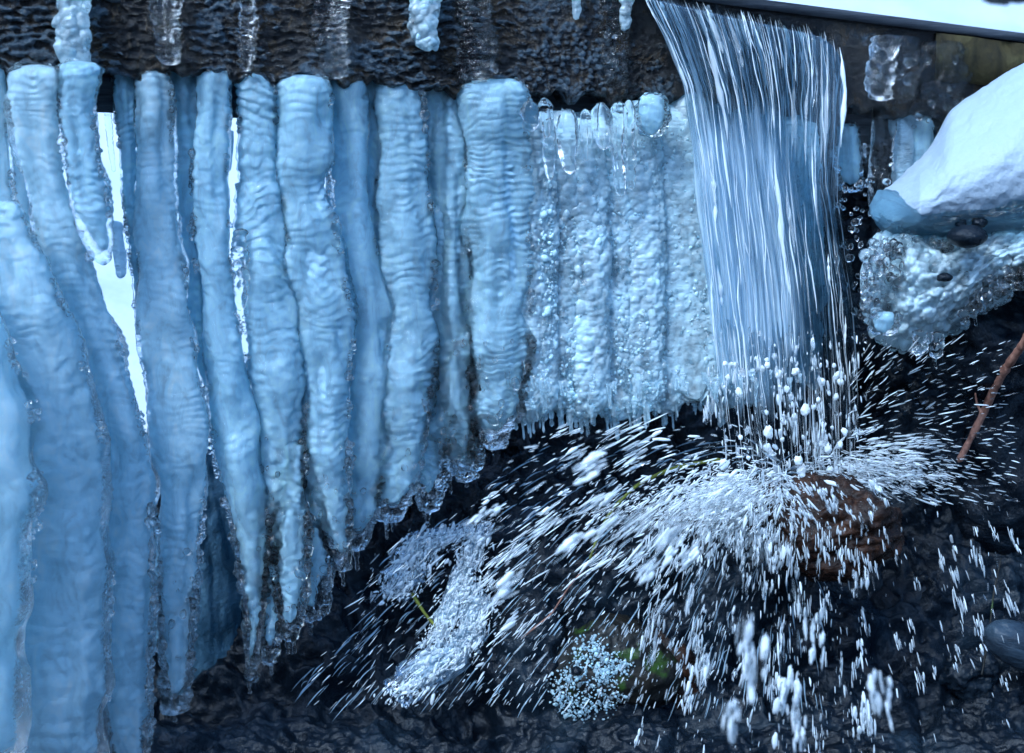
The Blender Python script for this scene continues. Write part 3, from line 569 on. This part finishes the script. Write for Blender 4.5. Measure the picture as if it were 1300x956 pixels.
w1, w2, cid = wor(X*6.2+fbm(X*6, Y*6, Z*6, 41, 3)*.5, Y*5.2, Z*5.2+fbm(X*5, Y*6, Z*6, 44, 3)*.5, 40)
slab = (cid-.5)*.07*np.clip((w2-w1)*5, 0, 1)
d = slab + fbm(X*7, Y*7, Z*9, 42, 5)*.05 + (.5-np.abs(fbm(X*20, Y*24, Z*26, 43, 5)))*.035
Z = Z + d*.85; Y = Y - d*.8*np.clip((prof_s[None]-.2)*3, 0, 1)
link('rock_bank', mesh('rock_bank', np.stack([X, Y, Z], -1), gridq(nx, ns)[:, ::-1]), ROCKM, kind='structure')

def bk(py):
    return np.interp(py, [520, 960], [.34, .06])
def rock(name, label, px, py, y, w_, h_, dep, seed, mat, cat='rock', rough=.22, tilt=0, group=None, parent=None, sub=5, ang=0.):
    """a solid noise-shaped rock: centre pixel, size in photo pixels"""
    nth, nph = 28*sub, 14*sub
    th = np.arange(nth)/nth*2*np.pi; ph = np.linspace(.01, np.pi-.01, nph)
    TH_, PH = np.meshgrid(th, ph, indexing='xy'); x = np.sin(PH)*np.cos(TH_); y_ = np.sin(PH)*np.sin(TH_); z = np.cos(PH)
    d = 1 + fbm(x*1.4+seed, y_*1.4, z*1.4, seed, 4)*rough*1.4
    if ang:
        w1, w2, c = wor(x*1.5+seed, y_*1.5, z*1.5, seed); d = d + (c-.5)*ang*np.clip((w2-w1)*4, 0, 1)
    d = d + np.abs(fbm(x*7, y_*7, z*7, seed+3, 4))*rough*.35
    u = float(U(y)); V = np.stack([x*d*w_/2*u, y_*d*dep/2*u, z*d*h_/2*u], -1)
    if tilt: V = V @ np.array(Matrix.Rotation(tilt, 3, 'Y')).T
    y = y + (float(bk(py))-float(np.interp(py, [540, 720, 900], [.2, 0, -.28])) if py > 560 else 0)
    u2 = float(U(y))/u; V = V*u2; c0 = P(px, py, y)
    o = link(name, mesh(name, V, gridq(nph, nth, True)[:, ::-1]), mat, parent=parent, label=label, cat=cat, group=group)
    o.location = c0; return o
rock('rock', 'rounded brown rock struck by the waterfall', 1048, 668, -.17, 190, 126, 150, 3, BROWNROCK, rough=.26, ang=.14, sub=8)
rock('pebble', 'small round brown stone poking out of the white splash', 958, 660, -.22, 30, 30, 30, 5, BROWNROCK, 'pebble', .08, sub=2)
rock('rock', 'mossy dark rock at the bottom, with frozen beads on its left side', 775, 845, -.20, 180, 130, 150, 8, GREENROCK, rough=.2)
rock('rock', 'reddish brown rock under the falling drops, right of the mossy one', 850, 850, -.16, 120, 150, 110, 11, BROWNROCK, rough=.2)
rock('rock', 'broad blue-black rock slab in the lower right', 1190, 790, -.02, 270, 240, 180, 14, ROCKM, rough=.16, ang=.12)
rock('rock', 'angular dark rock under the beaded ice at the right edge', 1262, 440, .12, 170, 130, 150, 17, ROCKM, rough=.16, ang=.25)
rock('rock', 'dark grey-green boulder behind the twig at the right edge', 1290, 600, .14, 230, 240, 170, 20, ROCKM, rough=.16, ang=.1)
rock('rock', 'low brown-black rock at the bottom under the cascade', 640, 862, -.16, 150, 80, 110, 22, GREENROCK, rough=.2)
rock('rock', 'dark angular rock between the mossy slab and the pointed slate', 1228, 855, -.22, 80, 70, 70, 25, ROCKM, rough=.2, ang=.3)
rock('stone', 'smooth pointed blue-grey slate in the bottom right corner', 1302, 822, -.32, 120, 62, 60, 28, STONE, 'stone', .07, tilt=R(24))
rock('pebble', 'smooth black pebble lying on the beaded ice', 1228, 300, -.06, 50, 30, 44, 31, ROCKM, 'pebble', .05, sub=3, group='dark pebbles on the beaded ice')
rock('pebble', 'small angular black pebble behind the smooth one', 1243, 283, -.03, 20, 15, 18, 33, ROCKM, 'pebble', .2, sub=2, group='dark pebbles on the beaded ice')
rock('pebble', 'tiny black pebble left of the angular one', 1219, 284, -.03, 15, 11, 14, 34, ROCKM, 'pebble', .2, sub=2, group='dark pebbles on the beaded ice')
rock('pebble', 'dark pebble sunk in the beaded ice below the smooth one', 1199, 352, -.06, 20, 12, 14, 36, ROCKM, 'pebble', .15, sub=2, group='dark pebbles on the beaded ice')
rock('pebble', 'grey pebble among the frozen beads on the mossy rock', 732, 852, -.33, 14, 13, 14, 37, ROCKM, 'pebble', .12, sub=2)
rock('rock', 'dark distant rock above the snow in the upper right corner', 1278, -22, 3.0, 70, 50, 60, 39, GREENROCK, 'rock', .25, sub=2)
rock('ice_crust', 'blue ice-crusted boulder behind the tips of the left columns', 258, 770, -.08, 130, 440, 110, 45, FROSTROCK, 'ice', .16)

# horizontal solids (rings in the YZ plane, strung along x)
def loaf(name, label, keys, mat, seed, cat, dep=.2, fn=None, na=160, step=1.6, cl=.5, ykeys=None, slant=0, group=None):
    """keys: (px, py_top, py_bottom); depth keys: (px, y)"""
    k = np.array(keys, float); px = np.arange(k[0, 0], k[-1, 0]+.1, step); n = len(px)
    t = smooth1(np.interp(px, k[:, 0], k[:, 1]), 14); b = smooth1(np.interp(px, k[:, 0], k[:, 2]), 14)
    y = np.interp(px, [a for a, _ in ykeys], [q for _, q in ykeys]); h = (b-t)/2
    e = taper((px-px[0])/30+.01)*taper((px[-1]-px)/30+.01)
    th = np.arange(na)/na*2*np.pi; c, s_ = np.cos(th)[None], np.sin(th)[None]
    PX = px[:, None]; H = (h*e)[:, None]; mid = ((t+b)/2)[:, None]; D = np.interp(px, [px[0], px[0]+60, px[-1]], [dep*.4, dep, dep])[:, None]*e[:, None]
    dd = fn(PX, c*H, s_*D/ .0012) if fn else 0
    py_ = mid + s_*(H+dd); yy = y[:, None] - c*(D+dd*.0012) - slant*s_*D
    V = P(PX + 0*py_, py_, yy)
    B = Bag(); B.add(V.reshape(-1, 3), gridq(n, na, True), cl); caps(B, V, np.full((n, 1), cl), n, na)
    return link(name, B.mesh(name), mat, label=label, cat=cat, group=group)
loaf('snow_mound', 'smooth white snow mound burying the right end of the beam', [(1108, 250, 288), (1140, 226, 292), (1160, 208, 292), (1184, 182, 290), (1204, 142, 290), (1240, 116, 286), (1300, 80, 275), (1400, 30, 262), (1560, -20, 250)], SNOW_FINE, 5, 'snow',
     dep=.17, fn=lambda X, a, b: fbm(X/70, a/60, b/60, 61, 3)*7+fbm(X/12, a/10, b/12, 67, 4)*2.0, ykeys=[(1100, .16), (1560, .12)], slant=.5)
loaf('ice_nose', 'translucent bluish band of ice along the foot of the snow mound', [(1104, 246, 288), (1130, 240, 300), (1190, 252, 306), (1260, 250, 300), (1360, 236, 284)], DEEP, 6, 'ice', dep=.12, cl=.65,
     fn=lambda X, a, b: fbm(X/50, a/24, b/40, 62, 4)*12+fbm(X/14, a/10, b/12, 63, 3)*3, ykeys=[(1096, .10), (1360, .06)])
def beadfn(seed, cell, amp):
    def f(X, a, b):
        w1, w2, c = wor(X/cell, a/cell*1.15, b/cell, seed); w3, w4, c2 = wor(X/cell*2, a/cell*2, b/cell*2, seed+1)
        return amp*(np.sqrt(np.clip(1-(w1/.8)**2, 0, 1))*(.5+.8*c)-.4) + amp*.35*np.sqrt(np.clip(1-(w3/.8)**2, 0, 1)) + fbm(X/40, a/30, b/30, seed+2, 3)*9
    return f
loaf('ice_lump', 'heap of clear frozen beads below the snow mound at the right', [(1092, 318, 392), (1110, 300, 432), (1150, 300, 440), (1190, 300, 428), (1230, 298, 404), (1270, 285, 372), (1300, 275, 362), (1420, 262, 352)], ICE_BEAD, 7, 'ice', dep=.12, cl=.45,
     fn=beadfn(63, 15, 9), ykeys=[(1090, .08), (1420, .10)], na=260, step=1.2)
loaf('ice_lump', 'ridge of frosty frozen beads between the snow mound and the black pebble', [(1150, 272, 312), (1200, 268, 312), (1260, 262, 300), (1420, 250, 290)], ICE_BEAD, 9, 'ice', dep=.07, cl=.5, fn=beadfn(66, 12, 6), ykeys=[(1150, .14), (1420, .14)], na=150, step=1.4)
for i, (lb, x, a, L, r_) in enumerate([('beaded drip hanging under the left part of the bead heap', 1167, 418, 34, 7), ('longer beaded drip right of the other one', 1191, 420, 36, 6), ('clear fat lobe sticking out under the bead heap at the right', 1240, 368, 34, 14), ('clear lobe under the bead heap at its far right', 1268, 362, 28, 13), ('clear ball-shaped lobe at the lower left of the bead heap', 1124, 395, 32, 15)]):
    I(lb, [(x, a, r_*1.6), (x-1, a+L*.5, r_*1.9), (x-3, a+L, r_*1.2)], ICE_BEAD, name='ice_drip', group='clear drips under the bead heap', seed=120+i, yoff=-.33, ripple=.5, clear=(.6, .8), bead_from=0, cell=8, na=48, drips=1)
def beads(name, label, n, sampler, yf, rr, seed, mat=ICE_BEAD, cl=.8):
    B = Bag(); g = np.random.RandomState(seed); sh = [unitdrop(i+60, 14, 11, .12) for i in range(8)]
    for i in range(n):
        x, y = sampler(g); r_ = rr[0]*math.exp(abs(g.normal(0, .5))); r_ = min(r_, rr[1]); yy = yf(x, y)+g.uniform(-.012, .012); u = float(U(yy))
        Vs, Q = sh[i % 8]; M = np.array(Matrix.Rotation(g.uniform(0, 3), 3, 'Y')); B.add((Vs*r_*u*np.array([1, 1, g.uniform(.9, 1.6)])) @ M.T + P(x, y, yy), Q[:, ::-1], g.uniform(cl-.35, cl+.15))
    return link(name, B.mesh(name), mat, label=label, cat='frozen beads', kind='stuff')
def poly(pts):
    k = np.array(pts, float)
    def f(g):
        x = g.uniform(k[0, 0], k[-1, 0]); t, b_ = np.interp(x, k[:, 0], k[:, 1]), np.interp(x, k[:, 0], k[:, 2]); return x, t+(b_-t)*g.rand()
    return f
rock('ice_clump', 'sparkling clump of frozen beads on the left side of the mossy rock', 752, 868, -.25, 100, 90, 50, 48, ICE_BEAD, 'ice', .2, sub=3)
def disc(g):
    q = math.sqrt(g.rand())*(1+.25*g.normal(0, .5)); t_ = g.uniform(0, 2*math.pi); return 754+50*q*math.cos(t_)-12*q*math.sin(t_), 866+50*q*math.sin(t_)*(1 if math.sin(t_) > 0 else .95+.35*math.cos(3*t_))
beads('frozen_bead', 'tiny frozen pearls sparkling over the clump on the mossy rock', 1300, disc, lambda x, y: .075-.05*math.sqrt(max(0, 1-((x-754)/62)**2-((y-866)/60)**2)), (.8, 3.2), 91, ICE_BEAD, .6)
beads('frozen_bead', 'clear frozen pearls covering the heap right of the waterfall', 1150, poly([(1096, 335, 395), (1112, 305, 436), (1150, 300, 446), (1190, 305, 434), (1230, 312, 410), (1270, 292, 374), (1300, 280, 362), (1380, 270, 356)]), lambda x, y: .09-.115*math.sqrt(max(0, 1-((y-355)/75)**2)), (3.0, 10), 92, SHELL_BEAD)
beads('frozen_bead', 'scattered icy pearls along the foot of the bead heap and of the frosted column', 90, lambda g: (g.uniform(1060, 1130), g.uniform(225, 440)), lambda x, y: .16, (2.0, 6), 93, SHELL_BEAD)

# ------------------------------------------------------------------ twigs and stems
def stick(name, label, cat, pts, wpx, y, mat, seed=1, n=60, group=None, knots=True, parent=None):
    k = np.array(pts, float); t = np.linspace(0, len(k)-1, n); px = smooth1(np.interp(t, range(len(k)), k[:, 0]), n//5); py = smooth1(np.interp(t, range(len(k)), k[:, 1]), n//5)
    yy = bk(py)-.05+np.interp(t, [0, len(k)-1], y) if y[0] < 1 else np.interp(t, [0, len(k)-1], y); u = U(yy)
    r = np.interp(t, [0, len(k)-1], wpx)/2*u*(1+(fbm(t*9, seed, 0, seed, 3)*.3 if knots else 0)); r[0] *= .2; r[-1] *= .2
    V, Q = tube(P(px, py, yy), r, 14); return link(name, mesh(name, V, Q), mat, label=label, cat=cat, group=group, parent=parent)
tw = stick('twig', 'bare brown twig leaning at the right edge above the dark boulder', 'twig', [(1330, 392), (1298, 438), (1268, 480), (1246, 530), (1214, 592)], (14, 8), (-.36, -.14), TWIG, 2)
stick('side_shoot', None, None, [(1247, 526), (1240, 512), (1238, 498)], (4, 2), (-.22, -.22), TWIG, 3, n=16, parent=tw)
stick('plant_stem', 'arching yellow-green stem in the spray left of the splash', 'stem', [(748, 712), (757, 685), (774, 650), (808, 615), (856, 593), (922, 582)], (3.2, 5), (-.04, -.04), STEM, 4)
stick('plant_stem', 'short straight green stem lying across the little cascade', 'stem', [(522, 752), (540, 780), (560, 803)], (5, 2.5), (-.04, -.04), STEM, 5)
stick('plant_stem', 'thin looping green stem below the brown rock', 'stem', [(1082, 680), (1104, 690), (1124, 690), (1118, 672), (1108, 655)], (2.4, 2), (-.04, -.04), STEM, 6)
stick('twig', 'thin reddish twig across the lower middle water', 'twig', [(660, 812), (700, 780), (722, 745), (760, 700)], (2.5, 1.6), (-.04, -.04), TWIG, 7)
stick('twig', 'thin dark upright twig in the lower right rocks', 'twig', [(1246, 860), (1256, 800), (1262, 750), (1272, 705)], (3, 2), (-.04, -.04), GREENROCK, 8)

# ------------------------------------------------------------------ water
def fallpt(u, v, layer=0.):
    """v 0..1 from the lip down; u 0..1 across"""
    vk = [0, .06, .12, .22, .36, .6, .8, 1.0]
    lpx = np.interp(v, vk, [806, 822, 842, 868, 882, 900, 912, 926]); rpx = np.interp(v, vk, [1068, 1073, 1073, 1068, 1064, 1082, 1090, 1092])
    ltop = -34 + u*58 + 26*np.clip((u-.86)/.14, 0, 1)**2; py = ltop + (v)**1.0*(612-ltop)
    px = lpx + (rpx-lpx)*u
    vv = np.clip(v-.05, 0, 1)
    y = yb(px) + .13*np.clip(1-v/.05, 0, 1) - .018 - .10*vv**.8*1.0 - layer
    py = py + np.clip(1-v/.05, 0, 1)*6
    return px, py, y
wf = bpy.data.objects.new('waterfall', None); COL.objects.link(wf); wf['kind'] = 'structure'
wf_loc = P(1000, 600, -.1); wf.location = wf_loc
inv = Matrix.Translation(Vector(wf_loc)).inverted()
for li in range(3):
    nu, nv = 320, 420
    Ug, Vg = np.meshgrid(np.linspace(0, 1, nu), np.linspace(0, [.97, .9, .8][li], nv), indexing='ij')
    Vg = Vg*(.90+.12*vn(Ug*9, li*3.3, 0, 90)+.06*vn(Ug*60, li, 0, 91)); px, py, y = fallpt(Ug, Vg, li*.022)
    wob = vn(Ug*7, Vg*2.2, li, 80)*9*(Vg+.2); px = px + wob; px = px + vn(Ug*30, Vg*9, li, 180)*2
    d = vn(Ug*46, Vg*3.2, li, 81+li)*.006 + vn(Ug*120, Vg*7, li, 85+li)*.0028 + vn(Ug*14, Vg*2, li, 88+li)*.012
    y = y - d*(.3+Vg)
    aer = -.05 + .27*np.clip((Vg-.16)*6, 0, 1)*np.clip((.95-Vg)*4, 0, 1)*np.clip((.85-Ug)*3, 0, 1) - .26*np.clip((Ug-.62)*2.6, 0, 1)*np.clip((Vg-.42)*3, 0, 1) - .2*np.clip((Vg-.84+.25*np.clip(Ug-.5, 0, 1))*4, 0, 1) - .03*li - .10*np.clip(1-np.minimum(Ug, 1-Ug)*16, 0, 1)
    o = link('water_sheet', mesh('water_sheet', P(px, py, y), gridq(nu, nv), {'clear': aer}, np.stack([(Ug+li*1.37).ravel(), Vg.ravel()], 1)), WATER, parent=wf); o.matrix_parent_inverse = inv
B = Bag(); rg = np.random.RandomState(3)
for i in range(520):
    u0 = min(.995, max(.0, rg.beta(.9, 1.1))); v0 = rg.rand()*.86 if rg.rand() < .7 else rg.rand()*.05; L = rg.uniform(.05, .34); r0 = rg.uniform(.25, .95) if rg.rand() < .85 else rg.uniform(.9, 3.2)
    v = np.linspace(v0, min(1, v0+L), 18); u = u0 + rg.normal(0, .012)*np.linspace(0, 1, 18) + vn(v*14, u0*40, i, 96)*.014
    px, py, y = fallpt(np.clip(u, 0, 1), v, rg.uniform(-.01, .06)); t = np.linspace(0, 1, 18)
    r = r0*np.sin(np.pi*np.clip(t**1.4, .01, .99))**.7*(1+.6*vn(t*9, i, 0, 97))
    V, Q = tube(P(px, py, y), np.maximum(r*(1-.6*np.clip((v-.62)/.3, 0, 1)), .06)*U(y), 6); B.add(V, Q, min(1, max(0, rg.normal(.4+.25*(r0 > 1.6), .4))))
o = link('water_strand', B.mesh('water_strand'), FOAM, parent=wf, kind='stuff'); o.matrix_parent_inverse = inv

# unit drop shapes
SH = [unitdrop(i, feather=.35) for i in range(12)]; SHF = [unitdrop(i+30, 26, 20, .16, .42) for i in range(14)]
CXI, CYI = 990., 622.
def direction(px, py):
    dx = px-CXI; dy = py-CYI
    k = .62*abs(dx)+20 if dx < 0 else .18*dx+18
    v = np.array([dx, dy+k]); v = v + np.array([np.sign(dx)*20, 0]) if abs(dy) < 50 else v
    return v/(np.linalg.norm(v)+1e-6)
def frame(px, py, y, jit, rg, dirv=None):
    v = dirv if dirv is not None else direction(px, py)
    a = math.atan2(v[1], v[0]) + rg.normal(0, jit); v = np.array([math.cos(a), math.sin(a)])
    z = np.array([v[0], rg.normal(0, .25), -v[1]]); z /= np.linalg.norm(z)
    x = np.cross(z, [0, 1, 0.]); x /= np.linalg.norm(x); yv = np.cross(z, x); return np.stack([x, yv, z], 1)
drops = []
def scatter(n, sampler, rmin, rmax, asp, yr, jit, rg, sig=.6, dirf=None):
    for i in range(n):
        px, py = sampler(rg); r = min(rmax, rmin*math.exp(abs(rg.normal(0, sig)))); y = rg.uniform(*yr)
        a = rg.uniform(*asp)*(1.0 if r > 2.2 else 1.35)
        drops.append((r, px, py, y, a, jit, None if dirf is None else dirf(px, py)))
def bundles(n, sampler, size, rr, asp, yr, rg, jit=.1, dirf=None):
    """torn gobs of water: several thin threads flying side by side"""
    for _ in range(n):
        cx, cy = sampler(rg); S = size[0]+(size[1]-size[0])*rg.rand()**2; y0 = rg.uniform(*yr); v = direction(cx, cy) if dirf is None else dirf(cx, cy)
        a = math.atan2(v[1], v[0])+rg.normal(0, jit); v = np.array([math.cos(a), math.sin(a)]); w_ = np.array([-v[1], v[0]])
        for k in range(int(3+S*rg.uniform(.5, 1.1))):
            p = np.array([cx, cy])+v*rg.normal(0, S*.8)+w_*rg.normal(0, S*.36); r = rr[0]*math.exp(abs(rg.normal(0, .55))); r = min(r, rr[1])
            drops.append((r, p[0], p[1], y0+rg.normal(0, .006), rg.uniform(*asp)*S/9/max(.6, r)*1.5+1.2, .03, v))
def radial(mx, my, s0, s1, a0, a1):
    def f(rg):
        a = rg.uniform(a0, a1); d = s0+(s1-s0)*rg.rand()**.8; return CXI+math.cos(a)*d*mx, CYI+math.sin(a)*d*my
    return f
rg = np.random.RandomState(11)
def box(x0, x1, y0, y1, cond=None):
    def f(rg):
        for _ in range(20):
            x, y = rg.uniform(x0, x1), rg.uniform(y0, y1)
            if cond is None or cond(x, y): return x, y
    return f
clearof = lambda x, y: y > np.interp(x, [420, 480, 600, 660, 700, 900, 920], [830, 700, 640, 570, 548, 535, 500])
down = lambda x, y: np.array([(x-CXI)/900, 1.])
YF = (-.45, .14); UP = lambda x, y: np.array([.05, 1.])
scatter(900, box(600, 960, 540, 900, clearof), .3, 1.5, (3, 9), YF, .16, rg, .6)            # left fan, fine streaks
bundles(40, box(600, 960, 545, 860, clearof), (5, 20), (.6, 3.4), (2.5, 6), YF, rg)
bundles(10, box(610, 900, 550, 760, clearof), (12, 26), (1.2, 5.0), (2.5, 5), (-.7, -.2), rg)
scatter(420, box(400, 700, 640, 900, clearof), .3, 1.1, (6, 14), (-.05, .14), .12, rg, .5)
scatter(620, box(800, 1110, 660, 960), .3, 1.3, (3, 8), YF, .1, rg, .6, down)
bundles(44, box(810, 1100, 680, 940), (5, 18), (.6, 3.4), (2, 5), (-.4, .05), rg, .06, down)
bundles(7, box(900, 1120, 770, 940), (14, 30), (1.4, 5.5), (2, 4), (-.8, -.3), rg, .05, down)
scatter(620, box(1080, 1290, 430, 640, lambda x, y: abs((y-600)/(x-1000)) < 1.6), .28, 1.2, (4, 11), (-.1, .16), .16, rg, .55)
bundles(46, box(1085, 1200, 540, 640), (4, 12), (.4, 2.), (3, 6), (-.05, .12), rg)
scatter(90, box(1090, 1300, 640, 940), .3, 1.6, (4, 9), (-.25, .05), .08, rg, .6, lambda x, y: np.array([.28, 1.]))
bundles(26, box(1090, 1290, 660, 900), (5, 13), (.5, 2.0), (3, 7), (-.25, .05), rg, .05, lambda x, y: np.array([.25, 1.]))
scatter(300, box(895, 1100, 420, 610), .5, 2.2, (1.2, 4), (-.1, .12), .15, rg, .6, UP)
scatter(70, box(910, 1080, 450, 620), 2.0, 5.5, (1., 1.6), (-.1, .1), .3, rg, .5, UP)
bundles(46, box(895, 1090, 430, 610), (4, 13), (.5, 2.2), (2, 6), (-.1, .1), rg, .06, UP)
scatter(4200, lambda rg: (CXI-60+rg.normal(0, 30)*(1+rg.rand()), 640+rg.normal(0, 15)*(1+rg.rand())), .35, 2.6, (1.5, 6), (-.10, .08), .35, rg, .7)      # foam core
scatter(1300, lambda rg: (1105+rg.normal(0, 46), 598+rg.normal(0, 13)), .3, 1.7, (3, 8), (.0, .14), .3, rg, .6)
scatter(1000, lambda rg: (850+rg.normal(0, 55), 652+rg.normal(0, 15)), .3, 2.0, (3, 9), (-.06, .10), .14, rg, .6)
bundles(110, lambda rg: (985+rg.normal(0, 60), 694+rg.normal(0, 16)), (5, 14), (.5, 3.), (2, 5), (-.12, .0), rg, .1, down)
bundles(34, lambda rg: (1055+rg.uniform(-70, 70), 640+rg.uniform(-25, 30)), (4, 9), (.6, 2.6), (2, 4), (-.22, -.16), rg, .1, lambda x, y: np.array([.45, 1.]))
drops = [d for d in drops if 380 < d[1] < 1330 and d[2] < 960]
drops.sort(key=lambda d: -d[0])
big, small = drops[:200], drops[200:]
cls = np.clip(rg.normal(.62, .42, 997), 0, 1)
B = Bag()
for i, (r, px, py, y, asp, jit, dv) in enumerate(small):
    Vs, Q = SH[i % 12]; M = frame(px, py, y, jit, rg, dv); u = float(U(y))
    B.add((Vs*np.array([r, r*.9, r*asp])*u) @ M.T + P(px, py, y), Q[:, ::-1], cls[i % 997])
link('water_spray', B.mesh('water_spray'), FOAM, label='fine white spray thrown up where the fall strikes the rock', cat='spray', kind='stuff')
def zone(px, py):
    if px > 1110: return 'in front of the dark boulders right of the brown rock' if py > 640 else 'flying right across the dark slot beside the bead heap'
    if py < 600 and px > 890: return 'in the lower part of the waterfall'
    if px < 820: return 'flying left below the ice columns' if py < 700 else 'falling over the dark water left of the mossy rock'
    return 'around the white splash on the rock' if py < 700 else 'raining down below the brown rock'
dm = []
for i, (Vs, Q) in enumerate(SHF):
    me = mesh('water_drop', Vs, Q[:, ::-1], {'clear': np.full(len(Vs), [0, .25, .8, .1][i % 4])}); me.materials.append(FOAM); dm.append(me)
for i, (r, px, py, y, asp, jit, dv) in enumerate(big):
    o = bpy.data.objects.new('water_drop', dm[i % 14]); COL.objects.link(o); z_ = zone(px, py)
    M = frame(px, py, y, jit, rg, dv); u = float(U(y)); M3 = Matrix([list(map(float, q)) for q in M])
    o.matrix_world = Matrix.Translation(Vector(P(px, py, y))) @ M3.to_4x4() @ Matrix.Diagonal((r*u, r*.9*u, r*min(asp, 3.4)*u, 1))
    tag(o, 'large water drop ' + z_, 'water drop', 'large drops ' + z_)

# small cascade: ribbons of white water over the bank
def ribbon(B, pts, w_, y, seed, n=150, m=40, aer=.17):
    k = np.array(pts, float); t = np.linspace(0, len(k)-1, n); px = smooth1(np.interp(t, range(len(k)), k[:, 0]), 18); py = smooth1(np.interp(t, range(len(k)), k[:, 1]), 18)
    yy = bk(py)-.06+0*t; W = smooth1(np.interp(t, range(len(k)), w_), 18)
    T_ = np.stack([np.gradient(px), np.gradient(py)], 1); T_ /= np.linalg.norm(T_, axis=1)[:, None]; N_ = np.stack([T_[:, 1], -T_[:, 0]], 1)
    a = np.linspace(-1, 1, m)[None]; tt = t[:, None]
    X = px[:, None]+N_[:, :1]*a*W[:, None]/2*(1+vn(tt*3, a, 0, seed)*.35); Y_ = py[:, None]+N_[:, 1:]*a*W[:, None]/2
    D = yy[:, None] - .03*(1-a*a) - vn(a*5+seed, tt*2.5, 0, seed)*.012 - vn(a*16, tt*9, 1, seed)*.005
    cl = aer - .30*np.clip(np.abs(a)-.55, 0, 1) - .25*np.clip(1-tt/(len(k)-1)*6, 0, 1) - .3*np.clip(tt/(len(k)-1)*4-3, 0, 1)
    B.add(P(X, Y_, D), gridq(n, m), (cl+0*D).ravel(), np.stack([(a*.16+seed*.31+0*tt).ravel(), (tt*.3+0*a).ravel()], 1))
B = Bag()
ribbon(B, [(616, 664), (600, 700), (582, 745), (562, 790), (552, 820)], (14, 26, 34, 30, 22), (.06, -.08), 1)
ribbon(B, [(606, 738), (604, 770), (596, 806), (574, 832), (540, 856), (500, 890)], (22, 40, 36, 46, 60, 60), (-.02, -.2), 2)
ribbon(B, [(600, 676), (560, 682), (534, 696), (514, 730), (498, 758)], (12, 28, 50, 52, 40), (.03, -.06), 3, aer=.06)
link('cascade', B.mesh('cascade'), WATER, label='little white cascade tumbling over the dark rock below the ice tips', cat='cascade', kind='stuff')
B = Bag(); rg = np.random.RandomState(29)
paths = [([(616, 664), (600, 700), (582, 745), (562, 790), (552, 820)], 30, .0), ([(606, 738), (604, 770), (596, 806), (574, 832), (540, 856), (500, 890)], 46, -.1), ([(600, 676), (560, 682), (534, 696), (514, 730), (498, 758)], 48, -.02)]
for i in range(300):
    pts, W, y0 = paths[i % 3]; k = np.array(pts, float); L = len(k)-1; t0 = rg.rand()*L*.9; t = np.clip(np.linspace(t0, t0+rg.uniform(.1, .55), 12), 0, L)
    off = rg.normal(0, .27)*W; px = np.interp(t, range(L+1), k[:, 0])+off; py = np.interp(t, range(L+1), k[:, 1])+rg.normal(0, 3)
    s_ = np.linspace(0, 1, 12); yy = bk(py)-.085-rg.rand()*.02
    V, Q = tube(P(px+np.linspace(0, 3, 12)*rg.normal(), py+np.linspace(0, 1, 12)*2, yy), np.maximum(rg.uniform(.3, 1.3)*(1+.7*vn(s_*5, i, 0, 98))*np.sin(np.pi*np.clip(s_, .02, .98))**.7, .05)*U(yy), 5); B.add(V, Q)
for i in range(2600):
    pts, W, y0 = paths[i % 3]; k = np.array(pts, float); L = len(k)-1; t0 = rg.rand()*L; off = rg.normal(0, .3)*W
    x_, y_ = np.interp(t0, range(L+1), k[:, 0])+off, np.interp(t0, range(L+1), k[:, 1])+rg.normal(0, 7); r_ = min(2.6, .45*math.exp(abs(rg.normal(0, .7)))); yy = float(bk(y_))-.085-rg.rand()*.03; u = float(U(yy))
    Vs, Q = SH[i % 12]; M = frame(x_, y_, yy, .45, rg, np.array([-.55, .9])); B.add((Vs*np.array([r_, r_, r_*rg.uniform(1.2, 4)])*u) @ M.T + P(x_, y_, yy), Q[:, ::-1], rg.rand())
link('cascade_strand', B.mesh('cascade_strand'), FOAM, label='white threads of water in the little cascade', cat='cascade', kind='stuff')
# running film of water on the bank: long faint streaks
B = Bag()
for i in range(900):
    x, y = rg.uniform(380, 1290), rg.uniform(560, 900)
    if not clearof(x, y): continue
    if x > 1050: continue
    v = direction(x, y) if x < 1080 else np.array([-.9, .3]); L = rg.uniform(10, 42); s_ = np.linspace(-.5, .5, 10); yy = float(bk(y)) - .07
    px = x+v[0]*L*s_+rg.normal(0, 1)*s_**2*6; py = y+v[1]*L*s_+s_**2*6
    V, Q = tube(P(px, py, yy+0*px), np.maximum(rg.uniform(.3, .9)*np.cos(np.pi*s_*.96), .04)*U(yy), 5); B.add(V, Q)
link('running_water', B.mesh('running_water'), STRAND, kind='structure')

# ------------------------------------------------------------------ output
sc.render.engine = 'CYCLES'
sc.view_settings.view_transform = 'Standard'; sc.view_settings.look = 'None'; sc.view_settings.gamma = 1; sc.view_settings.exposure = 1.58; sc.view_settings.use_white_balance = True; sc.view_settings.white_balance_temperature = 5100; sc.view_settings.white_balance_tint = 0
c = sc.cycles; c.max_bounces = 14; c.transmission_bounces = 10; c.transparent_max_bounces = 16; c.diffuse_bounces = 4; c.glossy_bounces = 4
c.caustics_reflective = True; c.caustics_refractive = True; c.blur_glossy = .3; c.sample_clamp_indirect = 6; c.use_denoising = True
